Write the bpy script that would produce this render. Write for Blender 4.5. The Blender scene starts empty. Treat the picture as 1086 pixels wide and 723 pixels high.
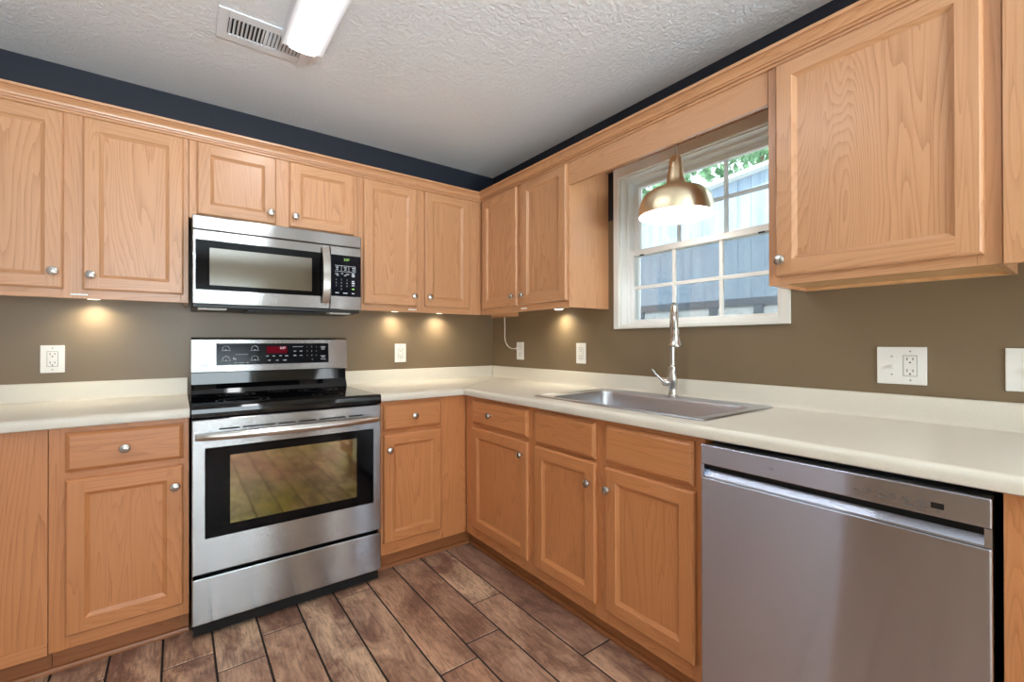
import bpy, bmesh, math, random
from mathutils import Vector, Matrix, Euler
random.seed(7)
S = bpy.context.scene
COL = S.collection
PI = math.pi

# ------------------------------------------------------------------ camera
cam_d = bpy.data.cameras.new('camera')
cam = bpy.data.objects.new('camera', cam_d)
COL.objects.link(cam)
cam_d.sensor_width = 36.0
cam_d.lens = 473.93 * 36.0 / 1086.0
cam_d.clip_start = 0.02
cam.matrix_world = (Matrix.Translation((-1.9269, -2.8218, 1.1856)) @
                    Matrix.Rotation(math.radians(-36.7553), 4, 'Z') @
                    Matrix.Rotation(math.radians(90.1783), 4, 'X') @
                    Matrix.Rotation(math.radians(-0.1176), 4, 'Z'))
S.camera = cam

# ------------------------------------------------------------------ light and exposure
CEIL_E = 18.0
FILL_CEIL_E = 9.0
PUCK_W = 5.0
PENDANT_E = 6.0
DAY_W = 85.0
SKY = 3.4
EXPO = 0.25
UPLIGHT_W = 1400.0
world = bpy.data.worlds.new('world'); S.world = world
world.use_nodes = True
wn = world.node_tree.nodes; wl = world.node_tree.links
wn.clear()
wo = wn.new('ShaderNodeOutputWorld'); wb = wn.new('ShaderNodeBackground')
sky = wn.new('ShaderNodeTexSky'); sky.sky_type = 'HOSEK_WILKIE'
sky.sun_direction = Vector((-0.5, -0.3, 0.75)).normalized(); sky.turbidity = 4.0
mixc = wn.new('ShaderNodeMixRGB'); mixc.inputs[0].default_value = 0.55
mixc.inputs[2].default_value = (0.95, 1.0, 1.05, 1)
wl.new(sky.outputs[0], mixc.inputs[1]); wl.new(mixc.outputs[0], wb.inputs[0])
wb.inputs[1].default_value = SKY
wl.new(wb.outputs[0], wo.inputs[0])
sun_d = bpy.data.lights.new('sun', 'SUN'); sun_d.energy = 4.5; sun_d.angle = math.radians(2); sun_d.color = (1, .97, .92)
sun = bpy.data.objects.new('sun', sun_d); COL.objects.link(sun)
sun.rotation_euler = Vector((0.62, 0.30, -0.72)).to_track_quat('-Z', 'Y').to_euler()   # from over the house, onto the yard
sun.location = (-3, -2, 9)

def area(name, loc, target, sx, sy, watts, color=(1, 1, 1)):
    d = bpy.data.lights.new(name, 'AREA'); d.shape = 'RECTANGLE'; d.size = sx; d.size_y = sy
    d.energy = watts; d.color = color
    o = bpy.data.objects.new(name, d); COL.objects.link(o); o.location = loc
    o.rotation_euler = (Vector(target) - Vector(loc)).to_track_quat('-Z', 'Y').to_euler()
    return o
area('daylight_fill', (-1.9, -6.35, 1.2), (-1.8, -2.2, 2.6), 2.0, 1.5, DAY_W, (.88, .95, 1.0))      # daylight through the dining window
area('daylight_fill', (0.35, -4.6, 1.0), (-1.8, -3.4, 2.2), 1.6, 1.9, DAY_W * .7, (.88, .95, 1.0))  # daylight through the patio door

area('daylight_fill', (-1.9, -7.5, -.1), (-1.9, -2.0, 3.6), 2.6, 1.6, UPLIGHT_W, (.86, .94, 1.0))   # added unseen uplight outside the dining window, brightens the ceiling
S.view_settings.view_transform = 'Standard'
S.view_settings.look = 'None'
S.view_settings.gamma = 1.0
S.view_settings.exposure = EXPO
S.view_settings.use_curve_mapping = False

# ------------------------------------------------------------------ helpers: colour + materials
def s2l(r, g, b):
    f = lambda c: (c / 255.0 / 12.92) if c / 255.0 <= .04045 else ((c / 255.0 + .055) / 1.055) ** 2.4
    return (f(r), f(g), f(b), 1.0)

class N:
    """small node-graph builder"""
    def __init__(s, name):
        s.m = bpy.data.materials.new(name); s.m.use_nodes = True
        s.t = s.m.node_tree; s.t.nodes.clear()
        s.out = s.t.nodes.new('ShaderNodeOutputMaterial')
    def n(s, kind, **kw):
        nd = s.t.nodes.new(kind)
        for k, v in kw.items(): setattr(nd, k, v)
        return nd
    def put(s, sock, v):
        if hasattr(v, 'is_linked') or isinstance(v, bpy.types.NodeSocket): s.t.links.new(v, sock)
        elif v is not None:
            try: sock.default_value = v
            except Exception: sock.default_value = (*v, 1.0) if len(v) == 3 else v[:3]
    def math(s, op, a, b=None, c=None, clamp=False):
        nd = s.n('ShaderNodeMath', operation=op, use_clamp=clamp)
        for i, v in enumerate((a, b, c)):
            if v is not None: s.put(nd.inputs[i], v)
        return nd.outputs[0]
    def vmath(s, op, a, b=None):
        nd = s.n('ShaderNodeVectorMath', operation=op)
        s.put(nd.inputs[0], a)
        if b is not None: s.put(nd.inputs[1], b)
        return nd.outputs[0]
    def obj(s): return s.n('ShaderNodeTexCoord').outputs['Object']
    def pos(s): return s.n('ShaderNodeNewGeometry').outputs['Position']
    def rand(s): return s.n('ShaderNodeObjectInfo').outputs['Random']
    def noise(s, vec, scale, detail=3, rough=.5, dist=0, w=None):
        nd = s.n('ShaderNodeTexNoise')
        if w is not None:
            nd.noise_dimensions = '4D'; s.put(nd.inputs['W'], w)
        s.put(nd.inputs['Vector'], vec); s.put(nd.inputs['Scale'], scale); nd.inputs['Detail'].default_value = detail
        nd.inputs['Roughness'].default_value = rough; nd.inputs['Distortion'].default_value = dist
        return nd.outputs['Fac']
    def ramp(s, fac, stops, interp='LINEAR'):
        nd = s.n('ShaderNodeValToRGB'); cr = nd.color_ramp; cr.interpolation = interp
        while len(cr.elements) < len(stops): cr.elements.new(.5)
        for e, (p, c) in zip(cr.elements, stops):
            e.position = p; e.color = c if len(c) == 4 else (*c, 1)
        s.put(nd.inputs[0], fac); return nd.outputs[0]
    def mix(s, fac, a, b, blend='MIX'):
        nd = s.n('ShaderNodeMixRGB', blend_type=blend)
        s.put(nd.inputs[0], fac); s.put(nd.inputs[1], a); s.put(nd.inputs[2], b); return nd.outputs[0]
    def bump(s, h, strength=.3, dist=.01):
        nd = s.n('ShaderNodeBump'); nd.inputs['Strength'].default_value = strength
        nd.inputs['Distance'].default_value = dist; s.put(nd.inputs['Height'], h); return nd.outputs[0]
    def bsdf(s, color, rough=.5, metal=0, normal=None, **kw):
        p = s.n('ShaderNodeBsdfPrincipled')
        s.put(p.inputs['Base Color'], color); s.put(p.inputs['Roughness'], rough); s.put(p.inputs['Metallic'], metal)
        if normal is not None: s.put(p.inputs['Normal'], normal)
        for k, v in kw.items(): s.put(p.inputs[k.replace('_', ' ')], v)
        s.t.links.new(p.outputs[0], s.out.inputs[0]); return p

def plain(name, rgb, rough=.5, metal=0, bump=None, **kw):
    m = N(name); o = m.obj()
    v = m.noise(o, 35, 3)
    c = s2l(*rgb)
    col = m.mix(m.math('MULTIPLY', v, .12), c, tuple(x * .82 for x in c[:3]) + (1,))
    nrm = m.bump(m.noise(o, bump[0], 2), bump[1], .002) if bump else None
    m.bsdf(col, rough, metal, nrm, **kw)
    return m.m

def oak(name, axis, base=(197, 144, 101), cathedral=1.0, rough=.36):
    """honey oak; axis = local direction of the grain ('x','y','z')"""
    m = N(name); o = m.obj()
    r = m.rand()
    off = m.n('ShaderNodeCombineXYZ')
    m.put(off.inputs[0], m.math('MULTIPLY', r, 7.3)); m.put(off.inputs[1], m.math('MULTIPLY', r, 3.1)); m.put(off.inputs[2], m.math('MULTIPLY', r, 11.7))
    p = m.vmath('ADD', o, off.outputs[0])
    st = {'x': (.09, 1, 1), 'y': (1, .09, 1), 'z': (1, 1, .09)}[axis]
    ps = m.vmath('MULTIPLY', p, st)
    fine = {'x': (.018, 1, 1), 'y': (1, .018, 1), 'z': (1, 1, .018)}[axis]
    pf = m.vmath('MULTIPLY', p, fine)
    # growth bands: contour lines of a stretched, low noise give the cathedral figure
    big = m.noise(ps, 4.2, 3, .45, .5)
    wob = m.math('MULTIPLY', m.noise(pf, 90, 2), .012)
    rings = m.math('FRACT', m.math('MULTIPLY', m.math('ADD', big, wob), 46.0))
    band = m.math('MULTIPLY', m.math('POWER', rings, 3.0), cathedral)
    pores = m.noise(pf, 260, 4, .6)
    pores = m.math('SMOOTHSTEP', pores, .50, .72) if False else m.ramp(pores, [(.48, (0, 0, 0)), (.68, (1, 1, 1))])
    tone = m.noise(ps, 3.0, 3, .5)
    b = s2l(*base)
    dark = (b[0] * .70, b[1] * .58, b[2] * .46, 1)
    light = (min(1, b[0] * 1.10), b[1] * 1.12, b[2] * 1.18, 1)
    c = m.mix(m.ramp(tone, [(.3, (0, 0, 0)), (.72, (1, 1, 1))]), b, light)
    c = m.mix(m.math('MULTIPLY', band, .40), c, dark)
    c = m.mix(m.math('MULTIPLY', m.math('MULTIPLY', pores, m.math('ADD', .30, band)), .50), c, dark)
    hue = m.n('ShaderNodeHueSaturation'); m.put(hue.inputs['Value'], m.math('ADD', .96, m.math('MULTIPLY', r, .08)))
    m.put(hue.inputs['Color'], c)
    nrm = m.bump(m.math('ADD', m.math('MULTIPLY', pores, -.6), m.math('MULTIPLY', band, -.4)), .10, .002)
    m.bsdf(hue.outputs[0], rough, 0, nrm, Coat_Weight=.55, Coat_Roughness=.26)
    return m.m

def steel(name, col=(200, 198, 195), rough=.12, brush=.55, wav=.05):
    """stainless steel brushed along the level direction: the fine scratches tip the normal up and down"""
    m = N(name); o = m.obj()
    wn_ = []
    for k in (0, 1):
        w = m.n('ShaderNodeTexWhiteNoise', noise_dimensions='3D')
        m.put(w.inputs['Vector'], m.vmath('ADD', m.vmath('MULTIPLY', o, (900, 900, 5200)), (13.7 * k, 5.1 * k, 2.3 * k))); wn_.append(w.outputs['Value'])
    tip = m.math('MULTIPLY', m.math('SUBTRACT', m.math('ADD', wn_[0], wn_[1]), 1.0), brush)
    cz = m.n('ShaderNodeCombineXYZ'); m.put(cz.inputs[2], tip)
    g = m.n('ShaderNodeNewGeometry').outputs['Normal']
    br = m.noise(m.vmath('MULTIPLY', o, (1, 1, 60)), 8, 3, .6)
    smear = m.noise(o, 5, 3, .6)
    c = s2l(*col)
    cc = m.mix(m.math('MULTIPLY', br, .16), c, tuple(x * .85 for x in c[:3]) + (1,))
    wob = m.noise(m.vmath('MULTIPLY', o, (1, 1, .5)), 4.5, 2)
    cb = m.n('ShaderNodeCombineXYZ'); m.put(cb.inputs[0], m.math('MULTIPLY', m.math('SUBTRACT', wob, .5), wav)); m.put(cb.inputs[1], m.math('MULTIPLY', m.math('SUBTRACT', wob, .5), wav))
    nn_ = m.vmath('NORMALIZE', m.vmath('ADD', m.vmath('ADD', g, cz.outputs[0]), cb.outputs[0]))
    rr = m.math('ADD', rough, m.math('MULTIPLY', m.math('SUBTRACT', smear, .5), .08))
    m.bsdf(cc, rr, 1.0, nn_)
    return m.m

M = {}
M['oak_z'] = oak('oak_upright_grain', 'z')
M['oak_x'] = oak('oak_level_grain', 'x')
M['oak_panel'] = oak('oak_panel', 'z', cathedral=1.35)
OAK_WARMLIT = (200, 133, 82)      # base cabinet oak: warmer, dimmer light low in the room painted into the colour
M['amber_z'] = oak('warmlit_oak_upright_grain', 'z', OAK_WARMLIT)
M['amber_x'] = oak('warmlit_oak_level_grain', 'x', OAK_WARMLIT)
M['amber_panel'] = oak('amber_oak_panel', 'z', OAK_WARMLIT, cathedral=1.1)
M['oak_in'] = oak('oak_inside', 'x', (218, 170, 118))
M['oak_dark'] = oak('oak_kick', 'x', (158, 98, 54), rough=.5)  # kick and shoe oak deepened: toe-space shade is put into the colour
M['steel'] = steel('brushed_steel', (166, 164, 163), .13, .45, .10)
M['steel_y'] = steel('brushed_steel_door', (206, 214, 230), .06, .55, .02)
M['steel_sink'] = plain('sink_steel', (196, 199, 206), .34, 1.0)
M['nickel'] = plain('brushed_nickel', (205, 202, 196), .24, 1.0)
M['chrome'] = plain('polished_chrome', (214, 214, 214), .12, 1.0)
M['white'] = plain('white_plastic', (238, 236, 230), .35)
M['ivory'] = plain('ivory_plastic', (240, 238, 232), .32)
M['vinyl'] = plain('white_vinyl', (240, 240, 236), .38)
def grille_mat():
    m = N('vinyl_grille'); a = m.n('ShaderNodeBsdfDiffuse'); b = m.n('ShaderNodeBsdfTranslucent'); c = s2l(242, 244, 244)
    a.inputs[0].default_value = c; b.inputs[0].default_value = c
    ms = m.n('ShaderNodeMixShader'); ms.inputs[0].default_value = .55
    m.t.links.new(a.outputs[0], ms.inputs[1]); m.t.links.new(b.outputs[0], ms.inputs[2]); m.t.links.new(ms.outputs[0], m.out.inputs[0]); return m.m
M['grille'] = grille_mat()
M['trimw'] = plain('white_trim', (236, 234, 226), .45)
M['black'] = plain('black_plastic', (18, 18, 19), .4)
M['blackglass'] = plain('black_glass', (6, 7, 10), .05, 0, None)
M['blackpane'] = plain('black_door_glass', (6, 6, 8), .08, 0, None, Specular_IOR_Level=.18)
M['ctrlglass'] = plain('control_glass', (9, 12, 22), .12, 0, None, Specular_IOR_Level=.2)
M['dark'] = plain('dark_gap', (10, 10, 10), .7)
M['legend'] = plain('printed_legend', (196, 200, 206), .5)
M['greyprint'] = plain('grey_print', (92, 92, 94), .5)
M['cordgrey'] = plain('grey_cord', (150, 150, 150), .5)
M['logo'] = plain('logo_grey', (150, 148, 146), .4, .6)
M['slot'] = plain('slot_dark', (26, 24, 24), .6)
M['ring'] = plain('burner_ring', (96, 98, 104), .3)
M['screw'] = plain('screw_steel', (170, 168, 162), .35, 1)
M['white_metal'] = plain('white_enamel', (232, 234, 238), .4)

def wall_paint():
    m = N('wall_paint'); p = m.pos(); sep = m.n('ShaderNodeSeparateXYZ'); m.put(sep.inputs[0], p)
    c = m.mix(m.ramp(m.noise(p, 1.4, 3), [(.35, (0, 0, 0)), (.7, (1, 1, 1))]), s2l(124, 105, 80), s2l(130, 111, 86))
    # rubbed marks and scuffs
    sc = m.ramp(m.noise(p, 7, 6, .75), [(.66, (0, 0, 0)), (.80, (1, 1, 1))])
    c = m.mix(m.math('MULTIPLY', sc, .10), c, s2l(170, 160, 142))
    pp = m.noise(p, 180, 2)
    m.bsdf(c, m.math('ADD', .33, m.math('MULTIPLY', m.noise(p, 3, 3), .12)), 0, m.bump(m.math('ADD', m.math('MULTIPLY', pp, .25), m.noise(p, 22, 2)), .10, .004))
    return m.m
M['taupe'] = wall_paint()
M['navy'] = plain('navy_paint', (21, 25, 39), .55)
M['greywhite'] = plain('grey_white_paint', (222, 222, 224), .6)
M['beige'] = plain('beige_paint', (206, 196, 178), .6)

def ceiling_mat():
    m = N('knockdown_ceiling'); p = m.pos()
    a = m.noise(p, 54, 3, .55, .6)
    b = m.ramp(a, [(.42, (0, 0, 0)), (.58, (1, 1, 1))])
    c = m.mix(m.noise(p, 1.2, 2), s2l(238, 238, 239), s2l(233, 233, 235))
    m.bsdf(c, .75, 0, m.bump(b, .5, .004)); return m.m
M['ceiling'] = ceiling_mat()

def counter_mat():
    m = N('cream_laminate'); o = m.pos()
    c = m.mix(m.noise(o, 260, 2), s2l(232, 226, 212), s2l(220, 213, 198))
    m.bsdf(c, .30, 0, None); return m.m
M['counter'] = counter_mat()

def plank_mat():
    m = N('hand_scraped_planks'); p = m.pos()
    at = m.n('ShaderNodeAttribute', attribute_name='plank'); r = at.outputs['Fac']
    off = m.n('ShaderNodeCombineXYZ'); m.put(off.inputs[0], m.math('MULTIPLY', r, 13.0)); m.put(off.inputs[1], m.math('MULTIPLY', r, 37.0)); m.put(off.inputs[2], m.math('MULTIPLY', r, 5.0))
    q = m.vmath('ADD', p, off.outputs[0])
    blot = m.noise(m.vmath('MULTIPLY', q, (1, .45, 1)), 7.5, 5, .66, .8)
    wave = m.noise(m.vmath('MULTIPLY', q, (1, .16, 1)), 38, 6, .72, 2.2)
    line = m.noise(m.vmath('MULTIPLY', q, (1, .05, 1)), 95, 4, .7, .6)
    fleck = m.noise(m.vmath('MULTIPLY', q, (1, .22, 1)), 130, 3, .7, .5)
    tan = m.ramp(r, [(0, s2l(182, 142, 120)), (.3, s2l(216, 178, 148)), (.62, s2l(198, 152, 122)), (1, s2l(232, 200, 168))])
    c = m.mix(m.ramp(blot, [(.40, (1, 1, 1)), (.60, (0, 0, 0))]), tan, s2l(142, 104, 86))
    c = m.mix(m.math('MULTIPLY', m.ramp(blot, [(.27, (1, 1, 1)), (.38, (0, 0, 0))]), .75), c, s2l(84, 64, 60))
    c = m.mix(m.math('MULTIPLY', m.ramp(wave, [(.36, (1, 1, 1)), (.50, (0, 0, 0))]), .60), c, s2l(102, 74, 62))
    c = m.mix(m.math('MULTIPLY', m.ramp(wave, [(.55, (0, 0, 0)), (.70, (1, 1, 1))]), .35), c, s2l(222, 190, 160))
    c = m.mix(m.math('MULTIPLY', m.ramp(line, [(.34, (1, 1, 1)), (.46, (0, 0, 0))]), .45), c, s2l(72, 52, 46))
    c = m.mix(m.math('MULTIPLY', m.ramp(fleck, [(.62, (0, 0, 0)), (.70, (1, 1, 1))]), .55), c, s2l(54, 40, 38))
    h = m.math('ADD', m.math('MULTIPLY', blot, .8), m.math('MULTIPLY', wave, .5))
    m.bsdf(c, m.math('ADD', .30, m.math('MULTIPLY', wave, .25)), 0, m.bump(h, .45, .006)); return m.m
M['plank'] = plank_mat()
M['groove'] = plain('plank_groove', (34, 28, 26), .8)

def emis(name, rgb, strength):
    m = N(name); e = m.n('ShaderNodeEmission'); e.inputs[0].default_value = (*rgb, 1); e.inputs[1].default_value = strength
    m.t.links.new(e.outputs[0], m.out.inputs[0]); return m.m
M['lens'] = emis('lit_diffuser', (.97, .985, 1.0), CEIL_E)
M['fill_lens'] = emis('fill_diffuser', (.97, .985, 1.0), FILL_CEIL_E)
M['bulb'] = emis('lit_bulb', (1, .97, .92), PENDANT_E)
M['puck'] = emis('lit_puck', (1, .90, .70), 6)
M['red_led'] = emis('red_display', (.30, .012, .03), .34)
M['red_digit'] = emis('display_digits', (1, .75, .8), 1.2)
M['green_led'] = emis('green_digits', (.55, 1, .25), .9)

def glass_mat(name, tint=(1, 1, 1), refl=.10):
    m = N(name); t = m.n('ShaderNodeBsdfTransparent'); t.inputs[0].default_value = (*tint, 1)
    g = m.n('ShaderNodeBsdfGlossy'); g.inputs['Roughness'].default_value = .02
    lw = m.n('ShaderNodeFresnel'); lw.inputs[0].default_value = 1.45
    ms = m.n('ShaderNodeMixShader'); m.put(ms.inputs[0], m.math('ADD', lw.outputs[0], refl * .3, clamp=True))
    m.t.links.new(t.outputs[0], ms.inputs[1]); m.t.links.new(g.outputs[0], ms.inputs[2])
    m.t.links.new(ms.outputs[0], m.out.inputs[0]); return m.m
M['glass'] = glass_mat('window_glass', (.95, .99, 1.0))
def screen_mat():
    m = N('insect_screen'); t = m.n('ShaderNodeBsdfTransparent')
    d = m.n('ShaderNodeBsdfDiffuse'); d.inputs[0].default_value = s2l(120, 128, 134)
    ms = m.n('ShaderNodeMixShader'); o = m.obj()
    w = m.noise(o, 60, 2)
    m.put(ms.inputs[0], m.math('ADD', .34, m.math('MULTIPLY', w, .12)))
    m.t.links.new(t.outputs[0], ms.inputs[1]); m.t.links.new(d.outputs[0], ms.inputs[2])
    m.t.links.new(ms.outputs[0], m.out.inputs[0]); return m.m
M['screen'] = screen_mat()
def mirrorish(name, rgb, rough, tintnoise=0):
    m = N(name); o = m.obj(); c = s2l(*rgb)
    if tintnoise:
        n = m.noise(o, 4, 2)
        cc = m.ramp(n, [(.3, s2l(rgb[0] + 12, rgb[1] - 8, rgb[2] + 4)), (.5, c), (.7, s2l(rgb[0], rgb[1] + 8, rgb[2] - 22))])
    else: cc = c
    m.bsdf(cc, rough, 1.0); return m.m
M['ovenpane'] = mirrorish('tinted_oven_pane', (138, 128, 98), .05, 1)
M['mwpane'] = mirrorish('tinted_microwave_pane', (158, 155, 148), .09)
def brass_mat():
    m = N('brushed_brass'); o = m.obj()
    sep = m.n('ShaderNodeSeparateXYZ'); m.put(sep.inputs[0], o)
    n = m.noise(m.vmath('MULTIPLY', o, (1, 1, 30)), 30, 3)
    c = m.mix(m.math('MULTIPLY', n, .4), s2l(240, 226, 194), s2l(222, 206, 172))
    tan = m.n('ShaderNodeTangent', direction_type='RADIAL', axis='Z')
    p = m.bsdf(c, .30, 1.0, None, Anisotropic=.7, Anisotropic_Rotation=.25)
    m.t.links.new(tan.outputs[0], p.inputs['Tangent']); return m.m
M['brass'] = brass_mat()
M['shadein'] = plain('white_shade_inside', (245, 243, 238), .6)

# ------------------------------------------------------------------ helpers: mesh building
class MB:
    def __init__(s): s.v = []; s.f = []; s.mi = []; s.sm = []
    def add(s, vs, fs, mi=0, smooth=False):
        b = len(s.v); s.v += [tuple(v) for v in vs]
        for f in fs: s.f.append(tuple(b + i for i in f)); s.mi.append(mi); s.sm.append(smooth)
        return s
    def box(s, x0, x1, y0, y1, z0, z1, mi=0, bev=0.0):
        x0, x1 = min(x0, x1), max(x0, x1); y0, y1 = min(y0, y1), max(y0, y1); z0, z1 = min(z0, z1), max(z0, z1)
        bev = min(bev, (x1 - x0) * .45, (y1 - y0) * .45, (z1 - z0) * .45)
        if bev <= 0:
            vs = [(x, y, z) for z in (z0, z1) for y in (y0, y1) for x in (x0, x1)]
            return s.add(vs, [(0, 2, 3, 1), (4, 5, 7, 6), (0, 1, 5, 4), (2, 6, 7, 3), (0, 4, 6, 2), (1, 3, 7, 5)], mi)
        bm = bmesh.new(); bmesh.ops.create_cube(bm, size=1)
        bmesh.ops.scale(bm, vec=(x1 - x0, y1 - y0, z1 - z0), verts=bm.verts)
        bmesh.ops.translate(bm, vec=((x0 + x1) / 2, (y0 + y1) / 2, (z0 + z1) / 2), verts=bm.verts)
        bmesh.ops.bevel(bm, geom=bm.edges[:], offset=bev, segments=2, profile=.5, affect='EDGES')
        s.bm(bm, mi); return s
    def bm(s, bm, mi=0, smooth=False):
        bm.verts.index_update()
        s.add([v.co[:] for v in bm.verts], [[v.index for v in f.verts] for f in bm.faces], mi, smooth); bm.free()
    def lathe(s, prof, c=(0, 0, 0), axis='z', seg=32, mi=0, smooth=True):
        """prof: list of (radius, height)"""
        vs = []; fs = []
        for r, h in prof:
            for k in range(seg):
                a = 2 * PI * k / seg; p = (r * math.cos(a), r * math.sin(a), h)
                if axis == 'y': p = (p[0], p[2], p[1])
                elif axis == '-y': p = (p[0], -p[2], p[1])
                elif axis == 'x': p = (p[2], p[0], p[1])
                vs.append((c[0] + p[0], c[1] + p[1], c[2] + p[2]))
        for i in range(len(prof) - 1):
            for k in range(seg):
                a = i * seg + k; b = i * seg + (k + 1) % seg
                fs.append((a, b, b + seg, a + seg))
        fs.append(tuple(range(seg))[::-1]); fs.append(tuple(range((len(prof) - 1) * seg, len(prof) * seg)))
        return s.add(vs, fs, mi, smooth)
    def tube(s, pts, rad, seg=12, mi=0, caps=True):
        pts = [Vector(p) for p in pts]; n = len(pts)
        rads = rad if isinstance(rad, (list, tuple)) else [rad] * n
        up = None; vs = []; fs = []
        for i, p in enumerate(pts):
            t = (pts[min(i + 1, n - 1)] - pts[max(i - 1, 0)]).normalized()
            if up is None:
                up = Vector((0, 0, 1)) if abs(t.z) < .9 else Vector((1, 0, 0))
            a = t.cross(up).normalized(); b = a.cross(t).normalized(); up = b
            for k in range(seg):
                q = 2 * PI * k / seg
                vs.append(p + a * (math.cos(q) * rads[i]) + b * (math.sin(q) * rads[i]))
        for i in range(n - 1):
            for k in range(seg):
                x = i * seg + k; y = i * seg + (k + 1) % seg
                fs.append((x, y, y + seg, x + seg))
        if caps:
            fs.append(tuple(range(seg))[::-1]); fs.append(tuple(range((n - 1) * seg, n * seg)))
        return s.add(vs, fs, mi, True)
    def sweep(s, prof, x0, x1, mi=0, m0=0, m1=0, smooth=False):
        """profile in (y,z) swept along x; m0/m1 mitre: x shifts by m*(y) at the ends"""
        n = len(prof)
        vs = [(x0 + m0 * y, y, z) for y, z in prof] + [(x1 + m1 * y, y, z) for y, z in prof]
        fs = [(i, (i + 1) % n, n + (i + 1) % n, n + i) for i in range(n)]
        fs += [tuple(range(n))[::-1], tuple(range(n, 2 * n))]
        return s.add(vs, fs, mi, smooth)
    def text(s, txt, cx, cz, size, y, mi=0, th=.0006):
        cu = bpy.data.curves.new('t', 'FONT'); cu.body = txt; cu.size = size; cu.align_x = 'CENTER'; cu.align_y = 'CENTER'; cu.extrude = th
        cu.resolution_u = 3
        o = bpy.data.objects.new('t', cu); COL.objects.link(o)
        dg = bpy.context.evaluated_depsgraph_get(); me = bpy.data.meshes.new_from_object(o.evaluated_get(dg))
        s.add([(cx + v.co.x, y - v.co.z, cz + v.co.y) for v in me.vertices], [tuple(p.vertices) for p in me.polygons], mi)
        bpy.data.objects.remove(o); bpy.data.curves.remove(cu); bpy.data.meshes.remove(me); return s

ROOTFRAME = {}
def setp(o, label=None, cat=None, group=None, kind=None):
    if label: o['label'] = label
    if cat: o['category'] = cat
    if group: o['group'] = group
    if kind: o['kind'] = kind
    return o

def make(name, mb, mats, origin, autosmooth=None):
    me = bpy.data.meshes.new(name)
    me.from_pydata([(v[0] - origin[0], v[1] - origin[1], v[2] - origin[2]) for v in mb.v], [], mb.f)
    for m in (mats if isinstance(mats, (list, tuple)) else [mats]): me.materials.append(M[m] if isinstance(m, str) else m)
    for p, i, sm in zip(me.polygons, mb.mi, mb.sm): p.material_index = i; p.use_smooth = sm
    bm = bmesh.new(); bm.from_mesh(me); bmesh.ops.recalc_face_normals(bm, faces=bm.faces); bm.to_mesh(me); bm.free()
    if any(mb.sm):
        for e in me.edges: pass
        try: me.set_sharp_from_angle(angle=math.radians(38))
        except Exception: pass
    me.update()
    o = bpy.data.objects.new(name, me); COL.objects.link(o)
    return o

# wall frames: coordinates (u, v, z): u runs along the wall, v = 0 is the wall face, room is at v < 0
# 'B' = range wall (u = world x), 'R' = window wall (u = -world y)
def to_world(fr, p): return (p[0], p[1], p[2]) if fr == 'B' else (p[1], -p[0], p[2])
ANG = {'B': 0.0, 'R': -PI / 2}

def thing(name, fr, origin, label, cat, group=None):
    o = bpy.data.objects.new(name, None); COL.objects.link(o); o.empty_display_size = .1
    o.location = to_world(fr, origin); o.rotation_euler = (0, 0, ANG[fr])
    setp(o, label, cat, group); ROOTFRAME[o.name] = tuple(origin); return o
def part(name, mb, mats, parent, origin, label=None):
    o = make(name, mb, mats, origin); po = ROOTFRAME[parent.name]
    o.parent = parent; o.location = [origin[i] - po[i] for i in range(3)]
    ROOTFRAME[o.name] = tuple(origin)
    if label: o['label'] = label
    return o
def solid(name, fr, mb, mats, origin, label=None, cat=None, group=None, kind=None):
    o = make(name, mb, mats, origin); o.location = to_world(fr, origin); o.rotation_euler = (0, 0, ANG[fr])
    setp(o, label, cat, group, kind); ROOTFRAME[o.name] = tuple(origin); return o

# ------------------------------------------------------------------ the room
CZ = 2.44
XL, YF = -3.3, -6.0
# floor: every plank a face of its own with a groove between
rows_joint = {0: -.762, 1: -.896, 2: -1.95, 3: -1.383, 4: -1.75, 5: -1.388, 6: -1.30, 7: -1.086, 8: -1.62}
me = bpy.data.meshes.new('floor'); V = []; F = []; R = []
W = .1594; x_0 = -1.815
for k in range(-16, 14):
    xa = x_0 + (k - 1) * W; xb = xa + W
    j = rows_joint.get(k, -random.uniform(.4, 1.5))
    cuts = [j]
    c = j
    while c < .2: c += random.uniform(.9, 1.25); cuts.append(c)
    c = j
    while c > -6.2: c -= random.uniform(.9, 1.25); cuts.append(c)
    cuts.sort()
    for a, b in zip(cuts, cuts[1:]):
        a2, b2 = max(a, -6.15), min(b, .12)
        if b2 - a2 < .02 or xb < XL - .1 or xa > .3: continue
        g = .0030; ch = .003; n = len(V); r = random.random()
        ins = [(xa + g, a2 + g), (xb - g, a2 + g), (xb - g, b2 - g), (xa + g, b2 - g)]
        top = [(xa + g + ch, a2 + g + ch), (xb - g - ch, a2 + g + ch), (xb - g - ch, b2 - g - ch), (xa + g + ch, b2 - g - ch)]
        V += [(x, y, -.0035) for x, y in ins] + [(x, y, 0) for x, y in top]
        fs = [(4, 5, 6, 7)] + [(i, (i + 1) % 4, 4 + (i + 1) % 4, 4 + i) for i in range(4)]
        for f in fs: F.append(tuple(n + i for i in f)); R.append((r, 0))
n = len(V); V += [(XL - .1, -6.15, -.003), (.15, -6.15, -.003), (.15, .12, -.003), (XL - .1, .12, -.003)]
V += [(x, y, -.05) for x, y, z in V[n:n + 4]]
for f in [(0, 1, 2, 3), (7, 6, 5, 4), (0, 4, 5, 1), (1, 5, 6, 2), (2, 6, 7, 3), (3, 7, 4, 0)]: F.append(tuple(n + i for i in f)); R.append((0, 1))
me.from_pydata(V, [], F)
me.materials.append(M['plank']); me.materials.append(M['groove'])
at = me.attributes.new('plank', 'FLOAT', 'FACE')
for i, (r, mi) in enumerate(R): at.data[i].value = r; me.polygons[i].material_index = mi
floor = bpy.data.objects.new('floor', me); COL.objects.link(floor); floor['kind'] = 'structure'

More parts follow.
